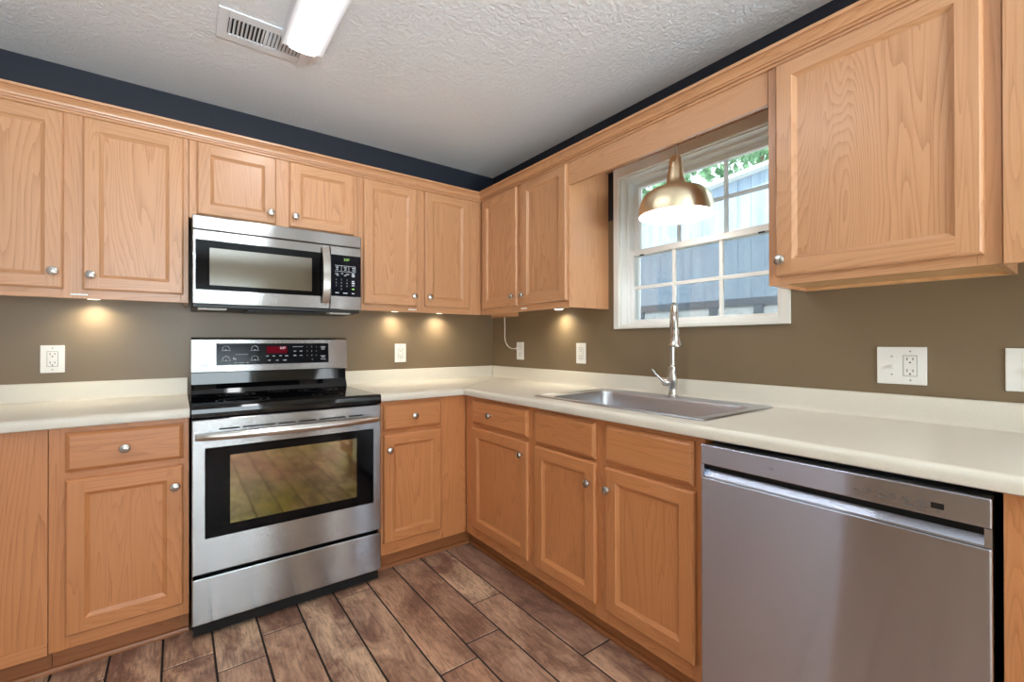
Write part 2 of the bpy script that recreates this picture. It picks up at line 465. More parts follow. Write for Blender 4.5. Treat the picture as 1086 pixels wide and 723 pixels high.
def struct(name, mb, mats): return solid(name, 'B', mb, mats, (0, 0, 0), kind='structure')
struct('ceiling', MB().box(XL - .1, .15, YF - .12, .12, CZ, CZ + .08), 'ceiling')
PZ = 1.86   # the navy starts behind the wall cabinets
struct('wall_back', MB().box(XL, 0, 0, .12, 0, PZ, 0).box(XL, 0, 0, .12, PZ, CZ, 1), ['taupe', 'navy'])
# window opening in the right wall
WY0, WY1, WZ0, WZ1 = -2.045, -1.228, 1.272, 2.075
wr = MB()
wr.box(0, .15, WY1, .12, 0, PZ, 0).box(0, .15, WY1, .12, PZ, CZ, 1)
wr.box(0, .15, WY0, WY1, 0, WZ0, 0).box(0, .15, WY0, WY1, WZ1, CZ, 1)
wr.box(0, .15, -3.25, WY0, 0, PZ, 0).box(0, .15, -3.25, WY0, PZ, CZ, 1)
wr.box(0, .15, -3.7, -3.25, 0, CZ, 2).box(0, .15, -5.5, -3.7, 2.1, CZ, 2).box(0, .15, YF - .12, -5.5, 0, CZ, 2)
struct('wall_right', wr, ['taupe', 'navy', 'beige'])
struct('wall_left', MB().box(-2.8, -2.7, -1.84, 0, 0, CZ, 0).box(-2.8, -2.7, -2.75, -1.84, 0, CZ, 1).box(XL, -2.8, -2.75, -2.65, 0, CZ, 2).box(XL - .1, XL, YF, -2.65, 0, CZ, 2), ['greywhite', 'taupe', 'beige'])  # near stretch of unseen wall added, toned to shape the dishwasher's reflection
wf = MB()
wf.box(XL, -2.9, YF - .12, YF, 0, CZ).box(-.9, 0, YF - .12, YF, 0, CZ).box(-2.9, -.9, YF - .12, YF, 0, .6).box(-2.9, -.9, YF - .12, YF, 2.1, CZ)
struct('wall_front', wf, ['beige'])

# kitchen window ----------------------------------------------------------------
def frame_ring(mb, y0, y1, z0, z1, w, xa, xb, wt=None, wb=None, mi=0, bev=.002):
    wt = w if wt is None else wt; wb = w if wb is None else wb
    mb.box(xa, xb, y0, y0 + w, z0, z1, mi, bev); mb.box(xa, xb, y1 - w, y1, z0, z1, mi, bev)
    mb.box(xa, xb, y0 + w, y1 - w, z1 - wt, z1, mi, bev); mb.box(xa, xb, y0 + w, y1 - w, z0, z0 + wb, mi, bev)
def wpart(name, mb, mats, parent): 
    o = make(name, mb, mats, (0, 0, 0)); o.parent = parent; return o
win = bpy.data.objects.new('window_1', None); COL.objects.link(win); win['kind'] = 'structure'
mb = MB(); frame_ring(mb, -2.073, -1.195, 1.257, 2.165, .034, -.018, 0, .092, .0145); wpart('casing', mb, 'trimw', win)
mb = MB(); frame_ring(mb, WY0, WY1, WZ0, WZ1, .008, 0, .15, bev=0); wpart('jamb', mb, 'vinyl', win)
mb = MB()
frame_ring(mb, WY0 + .008, WY1 - .008, WZ0 + .008, WZ1 - .008, .014, .045, .14)
frame_ring(mb, WY0 + .022, WY1 - .022, WZ0 + .022, WZ1 - .022, .006, .095, .14)
wpart('window_frame', mb, 'vinyl', win)
mb = MB(); ly0, ly1 = WY0 + .022, WY1 - .022
frame_ring(mb, ly0, ly1, 1.292, 1.682, .022, .052, .085, .031, .014)
low = wpart('sash', mb, 'vinyl', win)
mb = MB(); frame_ring(mb, ly0 + .006, ly1 - .006, 1.655, 2.048, .022, .095, .128, .018, .03); upp = wpart('sash', mb, 'vinyl', win)
gy0, gy1 = ly0 + .022, ly1 - .022
def muntins(sash, z0, z1, x):
    mb = MB()
    for i in (1, 2):
        yy = gy0 + (gy1 - gy0) * i / 3; mb.box(x - .006, x + .006, yy - .009, yy + .009, z0, z1, 0, .002)
    zz = (z0 + z1) / 2; mb.box(x - .0055, x + .0055, gy0, gy1, zz - .009, zz + .009, 0, .002)
    wpart('muntin', mb, 'grille' if z0 > 1.5 else 'vinyl', sash)
muntins(low, 1.305, 1.652, .066); muntins(upp, 1.684, 2.03, .110)
wpart('pane', MB().box(.072, .075, gy0 - .005, gy1 + .005, 1.302, 1.655), 'glass', low)
wpart('pane', MB().box(.116, .119, gy0, gy1, 1.68, 2.035), 'glass', upp)
for yy in (gy0 + .06, gy1 - .06): wpart('latch', MB().box(.048, .0515, yy - .014, yy + .014, 1.645, 1.653, 0, .002), 'black', low)
wpart('screen', MB().box(.132, .1325, gy0 - .01, gy1 + .01, 1.296, 1.67), 'screen', win)

# dining window behind the camera and the patio door
w2 = bpy.data.objects.new('window_2', None); COL.objects.link(w2); w2['kind'] = 'structure'
mb = MB()
mb.box(-2.97, -2.9, YF, YF + .02, .53, 2.17).box(-.9, -.83, YF, YF + .02, .53, 2.17).box(-2.9, -.9, YF, YF + .02, 2.1, 2.17).box(-2.9, -.9, YF, YF + .03, .53, .6)
wpart('casing', mb, 'trimw', w2)
mb = MB()
for x in (-2.9, -1.93, -.96): mb.box(x, x + .06, YF - .08, YF - .04, .6, 2.1)
for z in (.6, 1.32, 2.04): mb.box(-2.84, -.96, YF - .078, YF - .042, z, z + .06)
wpart('sash', mb, 'vinyl', w2)
wpart('pane', MB().box(-2.87, -.93, YF - .062, YF - .058, .63, 2.07), 'glass', w2)
d1 = bpy.data.objects.new('door_1', None); COL.objects.link(d1); d1['kind'] = 'structure'
mb = MB().box(-.02, 0, -3.7, -3.62, 0, 2.18).box(-.02, 0, -5.58, -5.5, 0, 2.18).box(-.02, 0, -5.5, -3.7, 2.1, 2.18)
wpart('casing', mb, 'trimw', d1)
mb = MB()
for y0, y1, x in ((-4.62, -3.7, .05), (-5.5, -4.58, .09)):
    frame_ring(mb, y0, y1, .01, 2.1, .07, x, x + .035, .07, .14)
wpart('sash', mb, 'vinyl', d1)
wpart('pane', MB().box(.066, .07, -4.56, -3.76, .14, 2.04).box(.106, .11, -5.44, -4.64, .14, 2.04), 'glass', d1)

# ------------------------------------------------------------------ cabinet builders (frame coords)
def door_mb(w, h, t=.02, fw=.051):
    """raised frame with a recessed flat panel; local: x 0..w, z 0..h, front at y=-t"""
    mb = MB(); e = .007; b = .014; d = .0105
    def ring(i, y): return [(i, y, i), (w - i, y, i), (w - i, y, h - i), (i, y, h - i)]
    back, side, top = ring(0, 0), ring(0, -t + .007), ring(e, -t)
    side2 = ring(.003, -t + .0025)
    for a, c in ((back, side), (side, side2), (side2, top)):
        for i in range(4):
            k = (i + 1) % 4
            mb.add([a[i], a[k], c[k], c[i]], [(0, 1, 2, 3)], 0 if i in (1, 3) else 1)
    mb.add(back, [(0, 1, 2, 3)], 0)
    # flat of the frame: stiles full height, rails between
    f = fw
    mb.add([(e, -t, e), (f, -t, e), (f, -t, h - e), (e, -t, h - e)], [(0, 1, 2, 3)], 0)
    mb.add([(w - f, -t, e), (w - e, -t, e), (w - e, -t, h - e), (w - f, -t, h - e)], [(0, 1, 2, 3)], 0)
    mb.add([(f, -t, e), (w - f, -t, e), (w - f, -t, f), (f, -t, f)], [(0, 1, 2, 3)], 1)
    mb.add([(f, -t, h - f), (w - f, -t, h - f), (w - f, -t, h - e), (f, -t, h - e)], [(0, 1, 2, 3)], 1)
    r0, r1, r2, r3 = ring(f, -t), ring(f + .002, -t + .003), ring(f + b - .002, -t + .0095), ring(f + b, -t + d)
    for a, c in ((r0, r1), (r1, r2), (r2, r3)):
        for i in range(4):
            k = (i + 1) % 4
            mb.add([a[i], a[k], c[k], c[i]], [(0, 1, 2, 3)], 0 if i in (1, 3) else 1)
    mb.add(r3, [(0, 1, 2, 3)], 2)
    return mb
def slab_mb(w, h, t=.02):
    mb = MB()
    def ring(i, y): return [(i, y, i), (w - i, y, i), (w - i, y, h - i), (i, y, h - i)]
    rs = [ring(0, 0), ring(0, -t + .010), ring(.0025, -t + .0075), ring(.011, -t + .001), ring(.0135, -t)]
    for a, c in zip(rs, rs[1:]):
        for i in range(4):
            k = (i + 1) % 4; mb.add([a[i], a[k], c[k], c[i]], [(0, 1, 2, 3)], 0)
    mb.add(rs[0], [(0, 1, 2, 3)], 0); mb.add(rs[-1], [(0, 1, 2, 3)], 0); return mb
def shift(mb, p):
    mb.v = [(v[0] + p[0], v[1] + p[1], v[2] + p[2]) for v in mb.v]; return mb
def knob_on(parent, u, v, z):
    prof = [(.0068, 0), (.0068, .003), (.0056, .006), (.0054, .012), (.0070, .015), (.0140, .0175), (.0172, .021), (.0176, .0245), (.0156, .0285), (.0092, .0315), (.0005, .0325)]
    part('knob', MB().lathe(prof, (u, v, z), '-y', 20), 'nickel', parent, (u, v, z))
def add_door(root, u0, u1, z0, z1, v, knob=None):
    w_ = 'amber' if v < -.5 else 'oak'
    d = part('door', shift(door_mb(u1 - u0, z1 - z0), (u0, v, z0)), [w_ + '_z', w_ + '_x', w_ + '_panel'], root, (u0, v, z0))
    if knob: knob_on(d, knob[0], v - .02, knob[1])
    return d
def add_drawer(root, u0, u1, z0, z1, v, knob=None, name='drawer'):
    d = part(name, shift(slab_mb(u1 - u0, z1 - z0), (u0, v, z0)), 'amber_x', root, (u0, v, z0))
    if knob: knob_on(d, knob[0], v - .02, knob[1])
    return d
def wall_cabinet(fr, u0, u1, z0, z1, label, stiles, rails, group='oak wall cabinets', depth=.302, bu0=None, recess=.030, name='wall_cabinet', endlip=False):
    """stiles: list of (ua,ub); rails: (bottom height, top height)"""
    bu0 = u0 if bu0 is None else bu0
    root = thing(name, fr, (u0, 0, z0), label, 'cabinet', group)
    fd = -depth; bt = .019
    mb = MB()
    # carcass: two sides, bottom, top and back
    s = .014
    mb.box(bu0, bu0 + s, fd + bt, 0, z0, z1, 0); mb.box(u1 - s, u1, fd + bt, 0, z0, z1, 0)
    mb.box(bu0 + s, u1 - s, fd + bt, 0, z0 + recess, z0 + recess + s, 1); mb.box(bu0 + s, u1 - s, fd + bt, 0, z1 - s, z1, 1)
    mb.box(bu0 + s, u1 - s, -.006, 0, z0 + recess + s, z1 - s, 1)
    if endlip: mb.box(bu0 + s, u1 - s, -.02, 0, z0, z0 + recess, 1)
    part('carcass', mb, ['oak_z', 'oak_in'], root, (bu0, 0, z0))
    mb = MB()
    ends = sorted(stiles)
    for a, b in ends: mb.box(a, b, fd, fd + bt, z0, z1, 0, .0012)
    for (a, b), (c, d) in zip(ends, ends[1:]):
        mb.box(b, c, fd, fd + bt, z0, z0 + rails[0], 1, .0012); mb.box(b, c, fd, fd + bt, z1 - rails[1], z1, 1, .0012)
    part('face_frame', mb, ['oak_z', 'oak_x'], root, (u0, fd, z0))
    return root
UZ0, UZ1 = 1.369, 2.145
D0, D1 = 1.405, 2.112
UV = -.302
# wall cabinets on the range wall
c = wall_cabinet('B', -2.655, -1.890, UZ0, UZ1, 'oak wall cabinet with two tall doors left of the microwave', [(-2.655, -2.618), (-2.306, -2.230), (-1.918, -1.890)], (.045, .045))
add_door(c, -2.628, -2.296, D0, D1, UV, (-2.322, 1.47)); add_door(c, -2.240, -1.908, D0, D1, UV, (-2.213, 1.464))
c = wall_cabinet('B', -1.888, -1.124, 1.760, UZ1, 'short oak wall cabinet with two small doors above the microwave', [(-1.888, -1.85), (-1.54, -1.464), (-1.155, -1.124)], (.03, .045))
add_door(c, -1.858, -1.532, 1.778, D1, UV, (-1.558, 1.83)); add_door(c, -1.472, -1.147, 1.778, D1, UV, (-1.446, 1.83))
c = wall_cabinet('B', -1.122, -.002, UZ0, UZ1, 'oak wall cabinet with two tall doors between the microwave and the corner', [(-1.122, -1.085), (-.78, -.708), (-.41, -.3025)], (.045, .045))
add_door(c, -1.094, -.770, D0, D1, UV, (-.796, 1.462)); add_door(c, -.718, -.399, D0, D1, UV, (-.693, 1.462))
# wall cabinets on the window wall
c = wall_cabinet('R', .3035, 1.145, UZ0, UZ1, 'oak wall cabinet with two tall doors on the window wall beside the corner', [(.3035, .355), (.704, .768), (1.118, 1.145)], (.045, .045), bu0=.304)
add_door(c, .345, .713, D0, D1, UV, (.688, 1.462)); add_door(c, .760, 1.136, D0, D1, UV, (.786, 1.462))
c = wall_cabinet('R', 2.121, 2.664, UZ0 + .008, UZ1, 'wide single-door oak wall cabinet to the right of the window', [(2.121, 2.160), (2.62, 2.664)], (.045, .045), recess=.010, endlip=True)
add_door(c, 2.149, 2.634, D0, D1, UV, (2.171, 1.455))
solid('filler_panel', 'R', MB().box(2.666, 3.2, -.314, -.296, UZ0 + .006, 2.1150, 0, .002).box(3.18, 3.2, -.296, 0, UZ0 + .006, UZ1).box(2.666, 3.18, -.296, 0, 1.47, 1.488),
      'oak_z', (2.666, -.314, UZ0), 'plain oak panel at the right edge, beside the wide wall cabinet', 'panel', None)
# valance board between the two cabinets over the sink
solid('valance_board', 'R', MB().box(1.146, 2.120, -.302, -.283, 2.002, UZ1, 0, .001).box(1.146, 2.120, -.283, -.002, UZ1 - .02, UZ1, 0), 'oak_x', (1.146, -.302, 1.992),
      'long flat oak valance board spanning above the window and pendant lamp', 'valance')
# crown moulding
prof = [(-.3021, 2.116), (-.307, 2.116), (-.3095, 2.118), (-.3095, 2.124), (-.306, 2.126), (-.306, 2.129), (-.314, 2.129), (-.3155, 2.133), (-.313, 2.135), (-.313, 2.1365), (-.319, 2.138), (-.321, 2.144), (-.325, 2.151), (-.331, 2.157), (-.336, 2.160), (-.333, 2.162), (-.333, 2.164), (-.341, 2.166), (-.342, 2.176), (-.3021, 2.176)]
solid('crown_moulding', 'B', MB().sweep(prof, -2.695, 0, 0, 0, 1), 'oak_x', (-2.695, -.302, 2.12), 'oak crown moulding along the cabinet tops of the range wall', 'moulding', None)
solid('crown_moulding', 'R', MB().sweep(prof, 0, 3.2, 0, -1, 0), 'oak_x', (.3, -.302, 2.12), 'oak crown moulding along the cabinet tops of the window wall', 'moulding', None)

# base cabinets --------------------------------------------------------------
BZ1 = .887; BV = -.600
def base_cabinet(fr, u0, u1, label, stiles, mid=True, fz0=.10, rails=None, bu0=None, cut=None, kick=None):
    bu0 = u0 if bu0 is None else bu0
    root = thing('base_cabinet', fr, (u0, 0, 0), label, 'cabinet', 'oak base cabinets')
    mb = MB(); s = .016
    zt = BZ1 if cut is None else cut
    mb.box(bu0, bu0 + s, BV + .019, -.002, .1, BZ1, 0); mb.box(u1 - s, u1, BV + .019, -.002, .1, BZ1, 0)
    mb.box(bu0 + s, u1 - s, BV + .019, -.002, .1, .116, 1); mb.box(bu0 + s, u1 - s, -.012, -.002, .116, zt, 1)
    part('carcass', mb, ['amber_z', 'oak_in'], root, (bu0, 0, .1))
    ka, kb = kick or (u0, u1)
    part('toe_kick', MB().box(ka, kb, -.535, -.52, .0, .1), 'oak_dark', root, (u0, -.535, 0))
    mb = MB(); ends = sorted(stiles)
    for a, b in ends: mb.box(a, b, BV, BV + .019, fz0, BZ1, 0, .0012)
    for (a, b), (c_, d) in zip(ends, ends[1:]):
        mb.box(b, c_, BV, BV + .019, fz0, fz0 + .065, 1, .0012); mb.box(b, c_, BV, BV + .019, BZ1 - .035, BZ1, 1, .0012)
        if mid: mb.box(b, c_, BV, BV + .019, .70, .738, 1, .0012)
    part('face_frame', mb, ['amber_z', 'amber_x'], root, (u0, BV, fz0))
    return root
c = base_cabinet('B', -2.290, -1.892, 'oak base cabinet with one drawer and one door left of the stove', [(-2.290, -2.236), (-1.922, -1.892)])
add_drawer(c, -2.247, -1.911, .728, .868, BV, (-2.085, .797)); add_door(c, -2.247, -1.911, .150, .702, BV, (-1.937, .625))
t = thing('base_cabinet', 'B', (-2.695, 0, 0), 'plain oak base cabinet front without doors at the far left', 'cabinet', 'oak base cabinets')
part('carcass', MB().box(-2.695, -2.292, -.585, -.002, .1, BZ1), 'amber_z', t, (-2.695, 0, .1))
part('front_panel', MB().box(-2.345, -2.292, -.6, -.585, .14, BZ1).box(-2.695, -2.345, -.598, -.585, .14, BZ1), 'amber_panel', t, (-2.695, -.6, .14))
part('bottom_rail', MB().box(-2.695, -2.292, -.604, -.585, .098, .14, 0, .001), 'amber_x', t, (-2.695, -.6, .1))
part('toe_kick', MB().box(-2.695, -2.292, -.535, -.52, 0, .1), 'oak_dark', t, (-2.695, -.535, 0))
c = base_cabinet('B', -1.114, -.602, 'oak base cabinet with one drawer and one door between the stove and the corner', [(-1.114, -1.08), (-.776, -.602)], kick=(-1.114, -.5205))
add_drawer(c, -1.092, -.765, .735, .870, BV, (-.93, .803)); add_door(c, -1.092, -.765, .162, .715, BV, (-1.066, .64))
c = base_cabinet('R', .602, 1.2055, 'oak base cabinet with one drawer and one door on the window wall beside the corner', [(.602, .708), (1.175, 1.2055)], kick=(.5355, 1.2055))
add_drawer(c, .696, 1.186, .738, .868, BV, (.885, .803)); add_door(c, .696, 1.186, .160, .718, BV, (1.15, .655))
c = base_cabinet('R', 1.207, 2.058, 'oak sink base cabinet with two doors and two false drawer fronts', [(1.207, 1.25), (1.598, 1.670), (2.016, 2.058)], cut=.68)
add_drawer(c, 1.239, 1.609, .725, .871, BV, None, 'false_drawer_front'); add_drawer(c, 1.659, 2.027, .725, .868, BV, None, 'false_drawer_front')
add_door(c, 1.239, 1.609, .157, .712, BV, (1.585, .63)); add_door(c, 1.661, 2.030, .157, .708, BV, (1.685, .63))
c = base_cabinet('R', 2.692, 3.2, 'oak base cabinet at the right edge beside the dishwasher', [(2.692, 2.80), (3.14, 3.2)])
add_drawer(c, 2.79, 3.15, .735, .870, BV, (2.97, .80)); add_door(c, 2.79, 3.15, .160, .715, BV, (2.82, .64))
# shoe moulding at the toe kicks
def shoe(fr, u0, u1, name, m0=0):
    p = [(-.5352, .0), (-.547, .0), (-.547, .008), (-.543, .016), (-.5352, .019)]
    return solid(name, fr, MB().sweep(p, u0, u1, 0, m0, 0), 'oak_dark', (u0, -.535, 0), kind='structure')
shoe('B', -2.695, -1.892, 'trim_1'); shoe('B', -1.114, -.548, 'trim_2'); shoe('R', .536, 2.058, 'trim_3')

# ------------------------------------------------------------------ worktops
CT, CTH = .926, .038
def nose(v1, v0=0.0):
    """postformed section: rounded front edge"""
    z0, z1 = CT - CTH, CT
    pr = [(v0, z0), (v1 + .006, z0), (v1 + .001, z0 + .003), (v1, z0 + .010)]
    for k in range(7):
        a = PI + (-PI / 2) * k / 6
        pr.append((v1 + .018 + .018 * math.cos(a), z1 - .018 + .018 * math.sin(a)))
    pr.append((v0, z1)); return pr
def splash(h=.084):
    return [(-.0015, CT + .0003), (-.030, CT + .0003), (-.0245, CT + .003), (-.0215, CT + .010), (-.020, CT + .02), (-.020, CT + h - .005), (-.0185, CT + h - .001), (-.015, CT + h), (-.0015, CT + h)]
ctv = -.636
t = thing('countertop', 'B', (-2.695, 0, CT - CTH), 'short cream laminate countertop left of the stove', 'countertop', None)
part('worktop', MB().sweep(nose(ctv, -.0015), -2.695, -1.890, 0, 0, 0, True), 'counter', t, (-2.695, 0, CT))
part('backsplash', MB().sweep(splash(), -2.695, -1.890, 0, 0, 0, True), 'counter', t, (-2.695, 0, CT))
t = thing('countertop', 'B', (-1.116, 0, CT - CTH), 'cream laminate countertop running round the corner under the sink', 'countertop', None)
# L-shaped worktop with the sink cut out of the long run
SX0, SX1, SY0, SY1 = -.530, -.085, 1.205, 1.995     # cut-out (v range, u range along R)
mb = MB().sweep(nose(ctv, -.0015), -1.116, -.0015, 0, 0, 1, True)
def r2b(m2):     # convert R-frame verts to B/world coords
    m2.v = [(v[1], -v[0], v[2]) for v in m2.v]; return m2
n_ = nose(ctv, SX0)
m2 = MB().sweep(nose(ctv, -.0015), .0015, SY0, 0, -1, 0, True).sweep(nose(ctv, -.0015), SY1, 3.2, 0, 0, 0, True)
m2.sweep(n_, SY0, SY1, 0, 0, 0, True).box(SY0, SY1, SX1, -.0015, CT - CTH, CT)
r2b(m2); mb.add(m2.v, m2.f, 0, True)
part('worktop', mb, 'counter', t, (-.6, -.6, CT))
m2 = r2b(MB().sweep(splash(), .0015, 3.2, 0, -1, 0, True))
mb = MB().sweep(splash(), -1.116, -.0015, 0, 0, 1, True); mb.add(m2.v, m2.f, 0, True)
part('backsplash', mb, 'counter', t, (-.3, 0, CT))

# ------------------------------------------------------------------ sink and faucet
t = thing('sink', 'R', (1.6, -.3, CT), 'stainless steel drop-in single bowl sink set in the cream countertop', 'sink')
def rrect(u0, u1, v0, v1, r, z, seg=6):
    pts = []
    for cu_, cv_, a0 in ((u1 - r, v1 - r, 0), (u0 + r, v1 - r, PI / 2), (u0 + r, v0 + r, PI), (u1 - r, v0 + r, 1.5 * PI)):
        for k in range(seg + 1):
            a = a0 + PI / 2 * k / seg; pts.append((cu_ + r * math.cos(a), cv_ + r * math.sin(a), z))
    return pts
ou0, ou1, ov0, ov1 = 1.150, 2.030, -.555, -.040
bu0_, bu1_, bv0, bv1 = 1.232, 1.975, -.512, -.125
loops = [rrect(ou0 + .004, ou1 - .004, ov0 + .004, ov1 - .004, .02, CT + .0005), rrect(ou0, ou1, ov0, ov1, .022, CT + .002), rrect(ou0 + .004, ou1 - .004, ov0 + .004, ov1 - .004, .02, CT + .0065),
         rrect(ou0 + .012, ou1 - .012, ov0 + .012, ov1 - .012, .02, CT + .0068), rrect(ou0 + .018, ou1 - .018, ov0 + .018, ov1 - .018, .02, CT + .0045),
         rrect(bu0_ - .014, bu1_ + .014, bv0 - .012, bv1 + .014, .06, CT + .0045), rrect(bu0_ - .006, bu1_ + .006, bv0 - .006, bv1 + .006, .055, CT + .003), rrect(bu0_, bu1_, bv0, bv1, .05, CT - .006),
         rrect(bu0_ + .004, bu1_ - .004, bv0 + .004, bv1 - .004, .05, CT - .15), rrect(bu0_ + .02, bu1_ - .02, bv0 + .02, bv1 - .02, .045, CT - .195), rrect(bu0_ + .06, bu1_ - .06, bv0 + .06, bv1 - .06, .03, CT - .203)]
mb = MB(); nn = len(loops[0])
vs = [p for l in loops for p in l]; fs = []
for i in range(len(loops) - 1):
    for k in range(nn): fs.append((i * nn + k, i * nn + (k + 1) % nn, (i + 1) * nn + (k + 1) % nn, (i + 1) * nn + k))
fs.append(tuple(range((len(loops) - 1) * nn, len(loops) * nn)))
mb.add(vs, fs, 0, True)
part('basin', mb, 'steel_sink', t, (1.6, -.3, CT))
part('drain', MB().lathe([(.001, .0), (.03, .0), (.042, .003), (.045, .0045), (.045, .0)], (1.6, -.30, CT - .2045), 'z', 24), 'chrome', t, (1.6, -.3, CT - .2))

fx, fy, fz = -.080, -1.600, CT + .0055
f_ = bpy.data.objects.new('faucet', None); COL.objects.link(f_); f_.location = (fx, fy, fz)
setp(f_, 'tall pull-down kitchen faucet in brushed nickel behind the sink', 'faucet'); ROOTFRAME[f_.name] = (fx, fy, fz)
part('base', MB().lathe([(.026, 0), (.026, .006), (.021, .010), (.0185, .03), (.0185, .05), (.0225, .062), (.0235, .09), (.0205, .115), (.016, .128), (.0175, .133), (.0175, .141), (.0125, .146), (.0115, .15)], (fx, fy, fz), 'z', 28), 'nickel', f_, (fx, fy, fz))
dv = Vector((-.17, -.126, 0)); L = dv.length; dv.normalize(); R_ = L / 2
pts = [(fx, fy, fz + .148), (fx, fy, 1.2), (fx, fy, 1.243)]
for k in range(1, 16):
    a = PI * k / 16; q = Vector((fx, fy, 1.243)) + dv * (R_ - R_ * math.cos(a)) + Vector((0, 0, R_ * math.sin(a))); pts.append(q)
hx, hy = fx + dv.x * L, fy + dv.y * L
pts.append((hx, hy, 1.243))
part('spout', MB().tube(pts, .0132, 16), 'nickel', f_, (fx, fy, fz + .15))
sp = part('spray_head', MB().lathe([(.0150, 0), (.0150, -.01), (.0165, -.014), (.0165, -.03), (.020, -.045), (.0235, -.062), (.0278, -.068), (.0278, -.075), (.0225, -.077)][::-1], (hx, hy, 1.2425), 'z', 28), 'nickel', f_, (hx, hy, 1.21))
part('nozzle', MB().lathe([(.001, -.0785), (.0205, -.0785), (.0215, -.0765)], (hx, hy, 1.2425), 'z', 24), 'black', sp, (hx, hy, 1.165))
sd = Vector((dv.y, -dv.x, 0)) * -1.0      # side the lever stands on
if sd.y < 0: sd = -sd
sd = (sd + dv * .35).normalized()
b0 = Vector((fx, fy, fz + .068))
mb = MB().tube([b0 + sd * .016, b0 + sd * .028, b0 + sd * .044, b0 + sd * .050], [.016, .017, .0165, .012], 18)
part('valve_body', mb, 'nickel', f_, tuple(b0))
l0 = b0 + sd * .040
mb = MB().tube([l0, l0 + sd * .016 + Vector((0, 0, .014)), l0 + sd * .040 + Vector((0, 0, .040)), l0 + sd * .058 + Vector((0, 0, .062))], [.0085, .006, .0048, .0062], 12)
part('lever', mb, 'nickel', f_, tuple(l0))

# ------------------------------------------------------------------ stove
ru0, ru1 = -1.885, -1.122; ruc = (ru0 + ru1) / 2
t = thing('stove', 'B', (ruc, -.33, 0), 'stainless steel electric stove with black glass cooktop and oven window', 'stove')
part('body', MB().box(ru0 + .002, ru1 - .002, -.612, -.045, .03, .884, 0, .003).box(ru0 + .02, ru1 - .02, -.60, -.06, 0, .032), 'black', t, (ruc, -.33, 0))
ck = [(-.048, .885), (-.655, .885), (-.660, .888), (-.662, .905), (-.661, .921), (-.655, .928), (-.64, .9305), (-.62, .9275), (-.048, .9275)]
ct = part('cooktop', MB().sweep(ck, ru0, ru1, 0, 0, 0), 'blackglass', t, (ruc, -.33, .9))
mb = MB()
for cu_, cv_, rr in ((-1.69, -.46, .105), (-1.31, -.47, .085), (-1.69, -.20, .078), (-1.31, -.21, .098), (-1.5, -.16, .05)):
    for ra in (rr, rr - .03):
        seg = 48; vs = []; fs = []
        for k in range(seg):
            a = 2 * PI * k / seg
            vs += [(cu_ + ra * math.cos(a), cv_ + ra * math.sin(a), .9279), (cu_ + (ra - .0016) * math.cos(a), cv_ + (ra - .0016) * math.sin(a), .9279)]
        for k in range(seg): fs.append((2 * k, 2 * ((k + 1) % seg), 2 * ((k + 1) % seg) + 1, 2 * k + 1))
        mb.add(vs, fs)
part('burner_markings', mb, 'ring', ct, (ruc, -.33, .928))
# backguard
bg = part('backguard', MB().sweep([(-.012, .928), (-.085, .928), (-.075, .950), (-.060, .975), (-.058, 1.04), (-.012, 1.04)], ru0 + .010, ru1 + .004, 0), 'blackglass', t, (ruc, -.05, .93))
pz0, pz1 = 1.034, 1.213
mb = MB()
pp = [(-.012, pz0), (-.076, pz0), (-.078, pz0 + .004), (-.0665, pz1 - .010), (-.060, pz1 - .002), (-.054, pz1), (-.012, pz1)]
cp = part('control_panel', MB().sweep(pp, ru0 + .010, ru1 + .008, 0), 'steel', t, (ruc, -.05, pz0))
yp = lambda z: -.0775 + (z - pz0) * (.0115 / .169)
def plate(mb, u0, u1, z0, z1, d0, d1, mi=0):
    """box lying on the tilted control face"""
    vs = [(u, yp(z) - d, z) for d in (d0, d1) for z in (z0, z1) for u in (u0, u1)]
    mb.add(vs, [(0, 1, 3, 2), (4, 6, 7, 5), (0, 4, 5, 1), (2, 3, 7, 6), (0, 2, 6, 4), (1, 5, 7, 3)], mi); return mb
cg = part('control_glass', plate(MB(), -1.770, -1.219, 1.071, 1.183, -.002, .0015), 'ctrlglass', cp, (-1.5, -.07, 1.12))
dsp = part('display', plate(MB(), -1.541, -1.440, 1.129, 1.167, .001, .002), 'red_led', cp, (-1.5, -.07, 1.15))
part('display_digits', MB().text('2:57', -1.462, 1.157, .016, yp(1.157) - .0024), 'red_digit', cp, (-1.46, -.07, 1.16))
mb = MB()
def arc(cu_, cz_, r, w, base):
    seg = 14; vs = []; fs = []
    for k in range(seg + 1):
        a = PI * 1.18 * k / seg - PI * .09
        for rr in (r, r - w): z = cz_ + rr * math.sin(a); vs.append((cu_ + rr * math.cos(a), yp(z) - .0019, z))
    for k in range(seg): fs.append((2 * k, 2 * k + 2, 2 * k + 3, 2 * k + 1))
    mb.add(vs, fs)
    plate(mb, cu_ - .021, cu_ + .021, cz_ - .010, cz_ - .0075, .0014, .0020); plate(mb, cu_ - .003, cu_ + .003, cz_ - .0075, cz_ - .003, .0014, .0020)
for u, z in ((-1.728, 1.155), (-1.597, 1.155), (-1.728, 1.101), (-1.597, 1.102)): 
    mb = MB(); arc(u, z, .0165, .0026, 1); part('burner_icon', mb, 'legend', cg, (u, -.07, z))
mb = MB()
plate(mb, -1.685, -1.629, 1.1235, 1.1262, .0014, .002)
for i, w in enumerate((.012, .016, .010, .014)): plate(mb, -1.69 + .017 * i, -1.69 + .017 * i + w, 1.0805, 1.0825, .0014, .002)
plate(mb, -1.697, -1.691, 1.100, 1.110, .0014, .002); plate(mb, -1.689, -1.683, 1.098, 1.106, .0014, .002)
